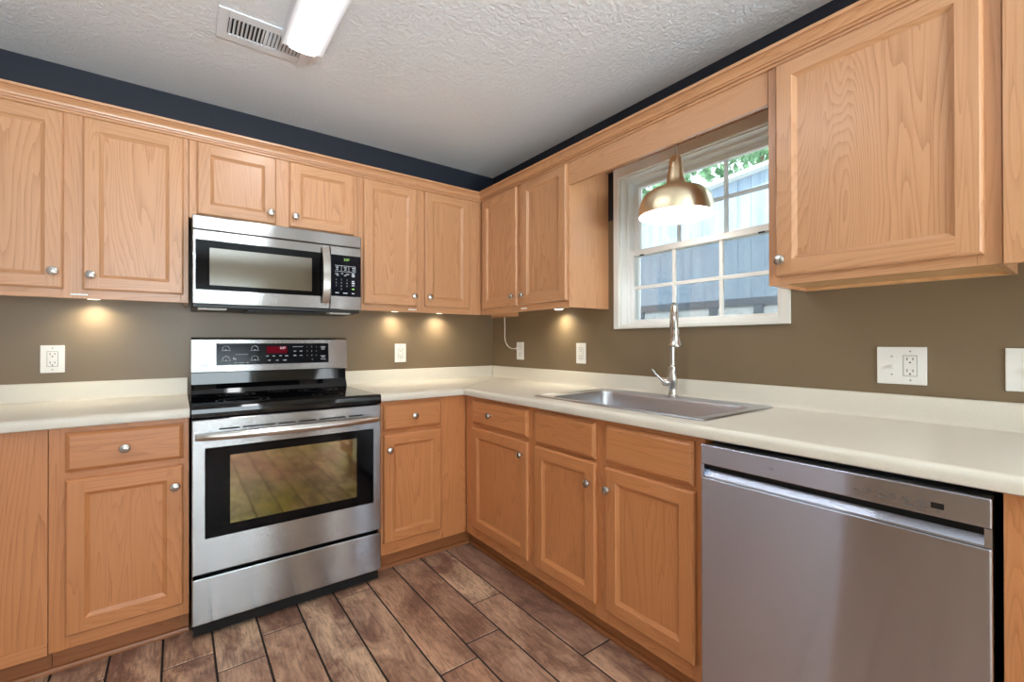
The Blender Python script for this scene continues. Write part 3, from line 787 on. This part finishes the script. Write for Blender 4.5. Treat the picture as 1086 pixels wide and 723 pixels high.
for u, z, w in ((-1.538, 1.114, .013), (-1.507, 1.114, .012), (-1.473, 1.115, .012), (-1.443, 1.114, .015), (-1.529, 1.091, .012), (-1.49, 1.09, .013), (-1.452, 1.09, .017), (-1.4, 1.139, .014), (-1.368, 1.139, .014), (-1.4, 1.115, .015), (-1.368, 1.115, .015)):
    plate(mb, u - w / 2, u + w / 2, z - .0022, z + .0022, .0014, .002)
plate(mb, -1.411, -1.358, 1.1632, 1.1656, .0014, .002)
for i in range(9):
    u = -1.336 + .0245 * (i % 3); z = 1.163 - .0245 * (i // 3)
    part('number_key', MB().text(str(i + 1), u, z, .0085, yp(z) - .0018), 'legend', cg, (u, -.07, z))
part('number_key', MB().text('0', -1.309, 1.091, .0085, yp(1.091) - .0018), 'legend', cg, (-1.309, -.07, 1.091))
for z, w in ((1.163, .026), (1.156, .020), (1.149, .018), (1.110, .026), (1.103, .016), (1.092, .028)): plate(mb, -1.25 - w / 2, -1.25 + w / 2, z - .0018, z + .0018, .0014, .002)
part('printed_legend', mb, 'legend', cg, (-1.5, -.07, 1.12))
# maker's mark, a ring and two letters as in the photo
def ring_mark(mb, cu_, cz_, r, yf, w=.0016):
    seg = 28; vs = []; fs = []
    for k in range(seg):
        a = 2 * PI * k / seg
        for rr in (r, r - w): z = cz_ + rr * math.sin(a); vs.append((cu_ + rr * math.cos(a), yf(z), z))
    for k in range(seg): fs.append((2 * k, 2 * ((k + 1) % seg), 2 * ((k + 1) % seg) + 1, 2 * k + 1))
    mb.add(vs, fs)
mb = MB(); ring_mark(mb, -1.848, 1.073, .0105, lambda z: yp(z) - .0008)
mb.text('LG', -1.818, 1.0725, .024, yp(1.0725) - .0012)
part('emblem', mb, 'logo', cp, (-1.83, -.075, 1.07))
# oven door
dz0, dz1 = .264, .880
mb = MB()
ow = (-1.842, -1.160, .403, .765)
def face_with_hole(mb, u0, u1, z0, z1, hole, yf, yb, mi=0, bev=.004):
    a, b, c_, d = hole
    mb.box(u0, a, yf, yb, z0, z1, mi, bev); mb.box(b, u1, yf, yb, z0, z1, mi, bev)
    mb.box(a, b, yf, yb, z0, c_, mi, 0); mb.box(a, b, yf, yb, d, z1, mi, 0)
# one plate with a window cut: ring of quads keeps the steel continuous
def plate_hole(mb, u0, u1, z0, z1, hole, yf, yb, e=.004, mi=0):
    a, b, c_, d = hole
    o = [(u0 + e, yf, z0 + e), (u1 - e, yf, z0 + e), (u1 - e, yf, z1 - e), (u0 + e, yf, z1 - e)]
    i = [(a, yf, c_), (b, yf, c_), (b, yf, d), (a, yf, d)]
    s1 = [(u0, yf + e, z0), (u1, yf + e, z0), (u1, yf + e, z1), (u0, yf + e, z1)]
    s2 = [(u0, yb, z0), (u1, yb, z0), (u1, yb, z1), (u0, yb, z1)]
    ib = [(a, yb, c_), (b, yb, c_), (b, yb, d), (a, yb, d)]
    for p, q in ((o, i), (s1, o), (s2, s1), (i, ib), (ib, s2)):
        for k in range(4):
            n2 = (k + 1) % 4; mb.add([p[k], p[n2], q[n2], q[k]], [(0, 1, 2, 3)], mi)
plate_hole(mb, ru0, ru1, dz0, dz1, ow, -.660, -.615)
dr = part('oven_door', mb, 'steel', t, (ruc, -.64, dz0))
part('door_glass', MB().box(ow[0] + .0003, ow[1] - .0003, -.6585, -.62, ow[2] + .0003, ow[3] - .0003, 0, .001), 'blackpane', dr, (ruc, -.65, .58))
pane = part('oven_pane', MB().box(-1.756, -1.242, -.6597, -.6586, .447, .727), 'ovenpane', dr, (ruc, -.66, .58))
mb = MB()
for z in (.535, .542, .60): mb.box(-1.752, -1.246, -.6600, -.6598, z, z + .0018)
mb = MB()
for a, b in ((-1.794, -1.723), (-1.711, -1.589), (-1.579, -1.51), (-1.496, -1.425), (-1.412, -1.294), (-1.279, -1.213)): mb.box(a, b, -.6606, -.659, .8335, .840)
part('vent_slots', mb, 'slot', dr, (ruc, -.66, .837))
# bowed flat handle bar
mb = MB(); n = 25; vs = []; fs = []
for k in range(n):
    s_ = k / (n - 1); u = ru0 + .012 + s_ * (ru1 - ru0 - .030); bow = math.sin(PI * s_) ** .6 if 0 < s_ < 1 else 0
    v = -.675 - .038 * bow; h = .0135 + .003 * bow
    for q in range(10):
        a = 2 * PI * q / 10; vs.append((u, v + .010 * math.cos(a), .8135 + h * math.sin(a)))
for k in range(n - 1):
    for q in range(10): fs.append((k * 10 + q, k * 10 + (q + 1) % 10, (k + 1) * 10 + (q + 1) % 10, (k + 1) * 10 + q))
fs += [tuple(range(10))[::-1], tuple(range((n - 1) * 10, n * 10))]
mb.add(vs, fs, 0, True)
mb.box(ru0 + .012, ru0 + .034, -.682, -.6585, .806, .825, 0, .003).box(ru1 - .040, ru1 - .018, -.682, -.6585, .806, .825, 0, .003)
part('handle', mb, 'nickel', dr, (ruc, -.69, .82))
part('storage_drawer', MB().box(ru0, ru1, -.660, -.615, .066, .250, 0, .005), 'steel', t, (ruc, -.64, .066))
part('kick_panel', MB().box(ru0 + .006, ru1 - .006, -.630, -.613, .012, .062), 'dark', t, (ruc, -.63, .012))

# ------------------------------------------------------------------ microwave
mu0, mu1 = -1.878, -1.133; muc = (mu0 + mu1) / 2; mz0, mz1 = 1.352, 1.757
t = thing('microwave', 'B', (muc, -.2, mz0), 'stainless steel over-range microwave with black keypad below the short cabinet', 'microwave')
part('body', MB().box(mu0 + .003, mu1 - .003, -.372, -.004, mz0 - .006, mz1 - .001, 0, .003), 'black', t, (muc, -.2, mz0))
part('vent_strip', MB().box(mu0, mu1, -.398, -.373, 1.695, mz1 - .001, 0, .004), 'steel', t, (muc, -.39, 1.7))
mb = MB()
plate_hole(mb, mu0, -1.297, mz0 + .008, 1.692, (mu0 + .012, -1.337, 1.424, 1.648), -.400, -.374)
md = part('door', mb, 'steel', t, (-1.6, -.39, 1.36))
part('door_glass', MB().box(mu0 + .0125, -1.3375, -.3992, -.380, 1.4245, 1.6475), 'blackpane', md, (-1.6, -.4, 1.5))
part('door_pane', MB().box(-1.814, -1.384, -.3999, -.3993, 1.447, 1.614), 'mwpane', md, (-1.6, -.4, 1.5))
mb = MB(); ring_mark(mb, -1.818, 1.393, .009, lambda z: -.4006); mb.text('LG', -1.795, 1.393, .016, -.4008)
part('emblem', mb, 'logo', md, (-1.8, -.4, 1.39))
mb = MB(); n = 21; vs = []; fs = []
for k in range(n):
    s_ = k / (n - 1); z = 1.388 + s_ * .288; bow = 4 * s_ * (1 - s_)
    v = -.408 - .030 * bow; w = .017
    for a, b in ((-w, -.005), (w, -.005), (w + .002, .0), (w, .006), (-w, .006), (-w - .002, 0)): vs.append((-1.320 + a, v + b, z))
for k in range(n - 1):
    for q in range(6): fs.append((k * 6 + q, k * 6 + (q + 1) % 6, (k + 1) * 6 + (q + 1) % 6, (k + 1) * 6 + q))
fs += [tuple(range(6))[::-1], tuple(range((n - 1) * 6, n * 6))]
mb.add(vs, fs, 0, True)
part('handle', mb, 'nickel', md, (-1.32, -.42, 1.53))
mb = MB(); plate_hole(mb, -1.295, mu1, mz0 + .008, 1.692, (-1.291, -1.1365, 1.430, 1.647), -.400, -.374)
cp = part('control_surround', mb, 'steel', t, (-1.21, -.39, 1.36))
kp = part('keypad', MB().box(-1.2907, -1.1368, -.3995, -.38, 1.4303, 1.6467), 'ctrlglass', cp, (-1.21, -.4, 1.5))
part('clock_digits', MB().text('3:57', -1.212, 1.624, .017, -.4001), 'green_led', kp, (-1.21, -.4, 1.62))
mb = MB(); yk = (-.4004, -.3994)
for z in (1.591, 1.561): mb.box(-1.272, -1.166, *yk, z - .001, z + .001)
for u in (-1.2385, -1.2, -1.166): mb.box(u - .0008, u + .0008, *yk, 1.561, 1.591)
for u in (-1.26, -1.218, -1.176):
    for z, w in ((1.582, .014), (1.571, .010)): mb.box(u - w / 2, u + w / 2, *yk, z - .0022, z + .0022)
for u, z, w in ((-1.262, 1.548, .016), (-1.235, 1.550, .010), (-1.207, 1.548, .018), (-1.258, 1.540, .012), (-1.219, 1.540, .012)): mb.box(u - w / 2, u + w / 2, *yk, z - .002, z + .002)
for i in range(10):
    u = (-1.265, -1.238, -1.210)[i % 3] if i < 9 else -1.238; z = 1.517 - .0165 * (i // 3)
    part('number_key', MB().text(str((i + 1) % 10), u, z, .010, -.4), 'legend', kp, (u, -.4, z))
for k, z in enumerate((1.552, 1.541, 1.512, 1.502, 1.490)): mb.box(-1.185, -1.171 + .002 * (k % 2), *yk, z - .003, z + .003)
ring_mark(mb, -1.178, 1.542, .008, lambda z: -.4002)
for u, w in ((-1.26, .018), (-1.219, .022), (-1.178, .014)): mb.box(u - w / 2, u + w / 2, *yk, 1.445, 1.450)
part('printed_legend', mb, 'legend', kp, (-1.21, -.4, 1.5))
part('start_mark', MB().box(-1.183, -1.172, *yk, 1.468, 1.474), 'green_led', kp, (-1.18, -.4, 1.47))
part('grease_filter', MB().box(-1.66, -1.34, -.33, -.10, mz0 - .013, mz0 - .0055, 0, .002), 'black', t, (muc, -.2, mz0))
for u in (-1.80, -1.23): part('lamp_lens', MB().box(u - .055, u + .055, -.345, -.275, mz0 - .012, mz0 - .0055, 0, .002), 'white', t, (u, -.31, mz0), 'white lamp lens')

# ------------------------------------------------------------------ dishwasher
du0, du1 = 2.067, 2.681; duc = (du0 + du1) / 2
t = thing('dishwasher', 'R', (duc, -.33, 0), 'stainless steel dishwasher with pocket handle under the right countertop', 'dishwasher')
part('tub', MB().box(du0 + .004, du1 - .004, -.60, -.03, .10, .872), 'black', t, (duc, -.33, .1))
mb = MB()
mb.box(du0, du1, -.640, -.602, .105, .774, 0, .004)
dd = part('door_panel', mb, 'steel_y', t, (duc, -.62, .105))
mb = MB()
hu0, hu1 = du0 + .011, du1 - .011
mb.box(du0, du1, -.640, -.602, .8135, .8735, 0, .003)
mb.box(du0, hu0, -.640, -.602, .775, .8133, 0).box(hu1, du1, -.640, -.602, .775, .8133, 0)
dc = part('control_strip', mb, 'steel_y', t, (duc, -.62, .775))
part('pocket', MB().box(hu0 + .0005, hu1 - .0005, -.612, -.6025, .7752, .813), 'dark', dc, (duc, -.61, .79))
part('handle_lip', MB().sweep([(-.6395, .7748), (-.6385, .7790), (-.622, .7945), (-.6205, .7945), (-.6205, .7748)], hu0 + .0005, hu1 - .0005), 'steel_y', dc, (duc, -.63, .78))
mb = MB()
for u, w, z in ((2.461, .010, .838), (2.480, .014, .840), (2.484, .010, .834), (2.505, .010, .840), (2.509, .012, .832), (2.528, .012, .841), (2.530, .008, .834), (2.550, .014, .840), (2.552, .010, .834), (2.554, .020, .826), (2.574, .014, .841), (2.576, .010, .834), (2.576, .018, .826)):
    mb.box(u - w / 2, u + w / 2, -.6405, -.6395, z - .0011, z + .0011)
mb.box(2.598, 2.606, -.6405, -.6395, .8255, .827)
part('printed_legend', mb, 'greyprint', dc, (2.5, -.64, .84))
part('display', MB().box(2.591, 2.612, -.6405, -.6390, .8315, .844), 'black', dc, (2.6, -.64, .84))
part('emblem', MB().text('LG', 2.271, .842, .010, -.6402), 'greyprint', dc, (2.27, -.64, .84))
part('kick_panel', MB().box(du0 + .004, du1 - .004, -.585, -.56, .004, .10), 'black', t, (duc, -.57, 0))
part('foot', MB().lathe([(.012, .0), (.012, .004), (.006, .006), (.006, .10)], (du0 + .06, -.3, 0), 'z', 12), 'black', t, (du0 + .06, -.3, 0))
part('foot', MB().lathe([(.012, .0), (.012, .004), (.006, .006), (.006, .10)], (du1 - .06, -.3, 0), 'z', 12), 'black', t, (du1 - .06, -.3, 0))

# ------------------------------------------------------------------ pendant lamp
px_, py_, pz_ = -.178, -1.683, 1.738
t = thing('pendant_lamp', 'B', (px_, py_, pz_), 'brushed brass dome pendant lamp hanging in front of the window', 'lamp')
out = [(.157, 0), (.1575, .006), (.1570, .022), (.1548, .042), (.150, .060), (.143, .078), (.131, .094), (.114, .108), (.089, .119), (.064, .126), (.053, .131), (.0455, .139), (.040, .150), (.0365, .165), (.034, .182), (.031, .205), (.0275, .232), (.0245, .252), (.0225, .2565), (.001, .258)]
mb = MB().lathe(out[:-1] + [(.001, .258)], (px_, py_, pz_), 'z', 64)
mb.f = [f for f in mb.f if len(f) == 4]; mb.mi = mb.mi[:len(mb.f)]; mb.sm = mb.sm[:len(mb.f)]
sh = part('lamp_shade', mb, 'brass', t, (px_, py_, pz_))
inn = [(.1568, .0), (.1554, .002), (.1548, .022), (.1526, .041), (.148, .059), (.141, .0765), (.129, .092), (.112, .1055), (.088, .116), (.06, .121), (.001, .122)]
mb = MB().lathe(inn, (px_, py_, pz_), 'z', 64); mb.f = mb.f[:-2]; mb.mi = mb.mi[:-2]; mb.sm = mb.sm[:-2]
part('shade_lining', mb, 'shadein', sh, (px_, py_, pz_), 'white inside of the shade')
part('diffuser', MB().lathe([(.001, .012), (.151, .012), (.1535, .016), (.151, .020), (.001, .020)], (px_, py_, pz_), 'z', 48), 'bulb', t, (px_, py_, pz_ + .05))
part('cap', MB().lathe([(.0215, .255), (.014, .261), (.006, .264), (.005, .272)], (px_, py_, pz_), 'z', 20), 'brass', t, (px_, py_, pz_ + .25))
part('cord', MB().tube([(px_, py_, pz_ + .27), (px_, py_, UZ1 - .0215)], .0022, 8), 'cordgrey', t, (px_, py_, pz_ + .3))

# ------------------------------------------------------------------ ceiling light + vent
def ceiling_light(x0, x1, y0, y1, lens, label):
    t = thing('ceiling_light', 'B', ((x0 + x1) / 2, (y0 + y1) / 2, CZ), label, 'light', 'ceiling lights')
    part('housing', MB().box(x0, x1, y0, y1, CZ - .046, CZ - .001, 0, .003), 'white_metal', t, ((x0 + x1) / 2, (y0 + y1) / 2, CZ))
    xa, xb = x0 + .029, x1 - .029; xc = (xa + xb) / 2; w = (xb - xa) / 2
    pr = [(xa, CZ - .0465)]
    for k in range(13):
        a = PI - PI * k / 12; pr.append((xc + w * math.cos(a), CZ - .0475 - .010 * max(0, math.sin(a)) ** .8))
    pr.append((xb, CZ - .0465))
    n = len(pr); ya, yb = y0 + .006, y1 - .006
    vs = [(x, ya, z) for x, z in pr] + [(x, yb, z) for x, z in pr]
    fs = [(i, (i + 1) % n, n + (i + 1) % n, n + i) for i in range(n)] + [tuple(range(n))[::-1], tuple(range(n, 2 * n))]
    part('diffuser', MB().add(vs, fs, 0, True), lens, t, (xc, (y0 + y1) / 2, CZ - .04))
    part('end_cap', MB().box(x0 + .018, x1 - .018, y1 - .0055, y1 - .001, CZ - .060, CZ - .0225, 0, .002), 'white_metal', t, (xc, y1, CZ)) if False else None
    return t
ceiling_light(-1.594, -1.436, -2.06, -.822, 'lens', 'white fluorescent ceiling light with curved glowing diffuser')
ceiling_light(-2.45, -2.25, -5.2, -3.9, 'fill_lens', 'added unseen fluorescent ceiling light behind the viewpoint, for fill')  # added fill light, out of view, brightens the kitchen from behind
t = thing('ceiling_vent', 'B', (-1.64, -.75, CZ), 'white ceiling air vent with two banks of slats beside the light', 'vent')
vx0, vx1, vy0, vy1 = -1.806, -1.470, -.850, -.650
mb = MB(); zb, zt_ = CZ - .006, CZ - .0005
for a, b, c_, d in ((vx0, vx0 + .035, vy0, vy1), (vx1 - .035, vx1, vy0, vy1), (vx0 + .035, vx1 - .035, vy0, vy0 + .045), (vx0 + .035, vx1 - .035, vy1 - .045, vy1), (-1.644, -1.632, vy0 + .045, vy1 - .045)):
    mb.box(a, b, c_, d, zb, zt_, 0, .0015)
part('frame', mb, 'white_metal', t, (-1.64, -.75, CZ))
part('damper', MB().box(vx0 + .036, vx1 - .036, vy0 + .046, vy1 - .046, CZ - .0016, CZ - .0006), 'slot', t, (-1.64, -.75, CZ))
for x0, x1, sg in ((vx0 + .035, -1.644, 1), (-1.632, vx1 - .035, -1)):
    mb = MB(); nsl = 9; pitch = (x1 - x0) / nsl
    for k in range(nsl):
        xc = x0 + (k + .5) * pitch; dx = .0030 * sg
        y0, y1 = vy0 + .046, vy1 - .046
        vs = [(xc - dx - .0012, y, CZ - .0085) for y in (y0, y1)] + [(xc - dx + .0014, y, CZ - .0085) for y in (y0, y1)] + [(xc + dx - .0012, y, CZ - .0017) for y in (y0, y1)] + [(xc + dx + .0014, y, CZ - .0017) for y in (y0, y1)]
        mb.add(vs, [(0, 1, 3, 2), (4, 6, 7, 5), (0, 4, 5, 1), (2, 3, 7, 6), (0, 2, 6, 4), (1, 5, 7, 3)])
    part('louvers', mb, 'white_metal', t, (x0, -.75, CZ))

# ------------------------------------------------------------------ outlets and switches
def cover(mb, uc, zc, w, h, holes=None):
    mb.box(uc - w / 2, uc + w / 2, -.006, -.0002, zc - h / 2, zc + h / 2, 0, .0022)
def receptacle(t, uc, zc, decora=True):
    g = part('receptacle', MB().box(uc - .0165, uc + .0165, -.0078, -.0055, zc - .033, zc + .033, 0, .0012), 'white', t, (uc, -.006, zc))
    for s_ in (1, -1):
        mb = MB(); z = zc + s_ * .019
        mb.box(uc - .0085, uc - .0062, -.0082, -.0075, z - .001, z + .0075).box(uc + .0062, uc + .0085, -.0082, -.0075, z - .0005, z + .007)
        mb.lathe([(.0001, 0), (.0026, 0), (.0026, .0006), (.0001, .0006)], (uc, -.0076, z - .008), '-y', 10)
        part('slots', mb, 'slot', g, (uc, -.008, z))
    mb = MB(); e = .0007
    for a, b, c_, d in ((-.0177, -.0166, -.0343, .0343), (.0166, .0177, -.0343, .0343), (-.0166, .0166, .0331, .0343), (-.0166, .0166, -.0343, -.0331)):
        mb.box(uc + a, uc + b, -.0063, -.0058, zc + c_, zc + d)
    part('gap', mb, 'greyprint', g, (uc, -.006, zc))
    for s_ in (1, -1):
        part('screw', MB().lathe([(.0001, 0), (.0028, 0), (.0022, .001), (.0001, .001)], (uc, -.006, zc + s_ * .0475), '-y', 10), 'screw', t, (uc, -.006, zc + s_ * .0475))
def outlet(fr, uc, zc, label, w=.078, h=.122, blank=False):
    t = thing('wall_outlet', fr, (uc, 0, zc), label, 'outlet', 'wall outlets')
    mb = MB(); cover(mb, uc, zc, w, h); part('cover_plate', mb, 'ivory', t, (uc, 0, zc)); receptacle(t, uc, zc); return t
outlet('B', -2.375, 1.116, 'white wall outlet left of the stove')
outlet('B', -.746, 1.117, 'white wall outlet on the range wall right of the stove')
outlet('R', .343, 1.126, 'narrow white wall outlet by the corner with the white cord plugged in')
outlet('R', .934, 1.120, 'white wall outlet between the corner and the sink')
def toggle(t, uc, zc):
    g = part('switch_toggle', MB().box(uc - .005, uc + .005, -.0066, -.0058, zc - .012, zc + .012).add([(uc - .0035, -.0062, zc - .008), (uc + .0035, -.0062, zc - .008), (uc + .0035, -.0062, zc + .004), (uc - .0035, -.0062, zc + .004), (uc - .003, -.017, zc - .012), (uc + .003, -.017, zc - .012), (uc + .003, -.016, zc - .004), (uc - .003, -.016, zc - .004)], [(0, 1, 2, 3), (4, 5, 6, 7), (0, 1, 5, 4), (1, 2, 6, 5), (2, 3, 7, 6), (3, 0, 4, 7)]), 'white', t, (uc, -.006, zc))
    for s_ in (1, -1):
        part('screw', MB().lathe([(.0001, 0), (.0028, 0), (.0022, .001), (.0001, .001)], (uc, -.006, zc + s_ * .030), '-y', 10), 'screw', t, (uc, -.006, zc + s_ * .030))
t = thing('switch_plate', 'R', (2.406, 0, 1.106), 'wide white wall plate with a toggle switch beside an outlet', 'switch', 'wall switches')
mb = MB(); cover(mb, 2.406, 1.106, .128, .124); part('cover_plate', mb, 'ivory', t, (2.406, 0, 1.106)); toggle(t, 2.382, 1.106); receptacle(t, 2.429, 1.106)
t = thing('switch_plate', 'R', (2.698, 0, 1.104), 'white switch plate cut off by the right edge of the photo', 'switch', 'wall switches')
mb = MB(); cover(mb, 2.698, 1.104, .118, .124); part('cover_plate', mb, 'ivory', t, (2.698, 0, 1.104)); toggle(t, 2.672 + .012, 1.104); toggle(t, 2.724, 1.104)
# power cord of the cabinet lights
pts = [(-.010, -.163, 1.381), (-.007, -.164, 1.30), (-.007, -.163, 1.235), (-.008, -.172, 1.195), (-.009, -.195, 1.166), (-.010, -.23, 1.148), (-.012, -.27, 1.141), (-.016, -.305, 1.142), (-.022, -.325, 1.144)]
t = thing('power_cord', 'B', pts[-1], 'white power cord hanging from the corner cabinet into the outlet', 'cord')
def smoothp(P, n=4):
    P = [Vector(p) for p in P]; out = []
    for i in range(len(P) - 1):
        a, b, c_, d = P[max(i - 1, 0)], P[i], P[i + 1], P[min(i + 2, len(P) - 1)]
        for k in range(n):
            x = k / n; out.append(.5 * ((2 * b) + (c_ - a) * x + (2 * a - 5 * b + 4 * c_ - d) * x * x + (-a + 3 * b - 3 * c_ + d) * x ** 3))
    return out + [P[-1]]
part('cable', MB().tube(smoothp(pts), .0034, 8), 'ivory', t, pts[-1])
part('plug', MB().box(-.026, -.0085, -.352, -.322, 1.132, 1.156, 0, .004), 'ivory', t, pts[-1])

# ------------------------------------------------------------------ under-cabinet puck lights
def puck(fr, u, label, z=UZ0 + .0295, v=-.060):
    t = thing('puck_light', fr, (u, v, z), label, 'light', 'under-cabinet puck lights')
    part('housing', MB().lathe([(.001, 0), (.032, 0), (.034, -.003), (.033, -.010), (.028, -.011), (.001, -.011)], (u, v, z), 'z', 24), 'white', t, (u, v, z))
    part('lens', MB().lathe([(.001, -.0112), (.026, -.0112), (.022, -.0135), (.001, -.0145)], (u, v, z), 'z', 24), 'puck', t, (u, v, z))
    d = bpy.data.lights.new('puck_lamp', 'SPOT'); d.energy = PUCK_W; d.color = (1, .93, .74); d.spot_size = math.radians(160); d.spot_blend = 1; d.shadow_soft_size = .02
    o = bpy.data.objects.new('puck_lamp', d); COL.objects.link(o); o.parent = t; o.location = (0, 0, -.02)
puck('B', -2.235, 'puck light under the wall cabinet left of the microwave')
puck('B', -.806, 'puck light under the middle of the cabinet right of the microwave')
puck('B', -.484, 'puck light near the corner under the cabinet right of the microwave')
puck('R', .80, 'puck light under the window-wall corner cabinet')
for fr, u, lab in (('B', -2.251, 'small white tab on the lower rail of the cabinet left of the microwave'), ('B', -.795, 'small white tab on the lower rail of the cabinet right of the microwave'), ('R', .766, 'small white tab on the lower rail of the window-wall corner cabinet')):
    solid('rail_tab', fr, MB().box(u - .026, u + .026, UV - .0035, UV - .0002, 1.381, 1.388, 0, .001), 'white', (u, UV, 1.385), lab, 'tab', 'white rail tabs')

# ------------------------------------------------------------------ the yard outside the window
M['lawn'] = plain('dry_lawn', (188, 186, 160), .9)
def siding():
    m = N('weathered_siding'); o = m.obj(); sep = m.n('ShaderNodeSeparateXYZ'); m.put(sep.inputs[0], o)
    n = m.noise(m.vmath('MULTIPLY', o, (1, 1, .12)), 14, 4)
    c = m.ramp(n, [(.3, s2l(150, 172, 196)), (.7, s2l(178, 198, 216))])
    m.bsdf(c, .8); return m.m
M['siding'] = siding()
M['band'] = plain('grey_band', (104, 112, 124), .8)
M['pale'] = plain('pale_block', (214, 220, 222), .85)
M['ridge'] = plain('white_board', (240, 242, 242), .6)
def leaf():
    m = N('foliage'); p = m.pos()
    c = m.ramp(m.noise(p, 5, 4, .7), [(.3, s2l(66, 104, 74)), (.5, s2l(120, 164, 124)), (.68, s2l(176, 212, 178))])
    m.bsdf(c, .8, Subsurface_Weight=0); return m.m
M['leaf'] = leaf(); M['bark'] = plain('bark', (92, 78, 66), .9)
solid('ground', 'B', MB().box(.16, 30, -14, 16, -.5, -.35), 'lawn', (0, 0, -.35), kind='structure')
# shed whose gable wall faces the house
SXW = 3.0
t = thing('shed', 'B', (SXW, 0, -.35), 'blue grey board shed with white roof edge outside the window', 'shed')
yE, yR = 3.4, -2.2          # eave side, ridge side
zE, zR = 2.66, 3.12
mb = MB()
nb = 40
for k in range(nb):
    ya = yE + (yR - yE) * k / nb; yb_ = yE + (yR - yE) * (k + 1) / nb - math.copysign(.003, yR - yE)
    za = zE + (zR - zE) * k / nb; zb2 = zE + (zR - zE) * (k + .95) / nb
    x0, x1 = SXW, SXW + .03
    vs = [(x, y, z) for x in (x0, x1) for y, z in ((ya, 1.62), (yb_, 1.62), (yb_, max(1.64, zb2)), (ya, max(1.64, za)))]
    mb.add(vs, [(0, 1, 2, 3), (4, 7, 6, 5), (0, 4, 5, 1), (1, 5, 6, 2), (2, 6, 7, 3), (3, 7, 4, 0)])
mb.box(SXW + .03, SXW + .05, yR, yE, 1.55, 1.62)
vs = [(x, y, z) for x in (SXW + .031, SXW + 3) for y, z in ((yE, 1.56), (yR, 1.56), (yR, zR - .02), (yE, zE + .02))]
mb.add(vs, [(0, 1, 2, 3), (4, 7, 6, 5), (0, 4, 5, 1), (1, 5, 6, 2), (2, 6, 7, 3), (3, 7, 4, 0)])
part('board_wall', mb, 'siding', t, (SXW, 0, 1.6))
part('lower_band', MB().box(SXW - .02, SXW + .03, yR, yE, 1.58, 1.66, 0, .005), 'band', t, (SXW, 0, 1.55))
part('base_wall', MB().box(SXW + .005, SXW + 3, yR, yE, -.352, 1.58), 'pale', t, (SXW, 0, 0))
dy, dz = yR - yE, zR - zE; ln = math.hypot(dy, dz); ny, nz = -dz / ln, dy / ln
if nz < 0: ny, nz = -ny, -nz
vs = []
for x in (SXW - .12, SXW + 3.05):
    for y, z in ((yE, zE), (yR, zR)):
        for o_ in (-.005, .035): vs.append((x, y + ny * o_, z + nz * o_))
mb = MB().add(vs, [(0, 1, 3, 2), (4, 6, 7, 5), (0, 4, 5, 1), (2, 3, 7, 6), (0, 2, 6, 4), (1, 5, 7, 3)])
part('roof_edge', mb, 'ridge', t, (SXW, 0, 2))
mb = MB()
for k in range(9):
    y = 2.4 - .5 * k; mb.box(SXW - .03, SXW + .004, y - .05, y + .05, 1.05, 1.578, 0, .01)
part('pilasters', mb, 'band', t, (SXW, 0, 1.2))
# trees behind the shed
def tree(x, y, h, r, lab, seed):
    random.seed(seed)
    t = thing('tree', 'B', (x, y, -.35), lab, 'tree', 'trees beyond the shed')
    part('trunk', MB().tube([(x, y, -.4), (x + .05, y + .08, h * .35), (x, y, h * .7)], [.16, .12, .06], 10), 'bark', t, (x, y, -.35))
    mb = MB()
    for i in range(2600):
        a = random.uniform(0, 2 * PI); b = math.acos(random.uniform(-1, 1)); rr = r * random.uniform(.55, 1.0) ** .6 * (1 + .22 * math.sin(3 * a + b * 4))
        c_ = Vector((x + rr * math.sin(b) * math.cos(a), y + rr * math.sin(b) * math.sin(a), h * .66 + rr * .95 * math.cos(b)))
        s_ = random.uniform(.08, .2); e = Euler((random.uniform(0, 6), random.uniform(0, 6), random.uniform(0, 6))).to_matrix()
        vs = [c_ + e @ Vector(q) for q in ((-s_, 0, 0), (0, -s_ * .5, .02), (s_, 0, 0), (0, s_ * .5, .02))]
        mb.add(vs, [(0, 1, 2, 3)])
    part('crown', mb, 'leaf', t, (x, y, h * .6))
tree(8.4, 5.9, 9.4, 2.5, 'leafy pale green tree seen above the left end of the shed roof', 3)
tree(8.8, .6, 9.6, 2.5, 'pale green tree seen above the right end of the shed roof', 5)
tree(14.8, 4.6, 15.5, 4.0, 'taller pale green tree farther back between two trees beyond the shed', 9)
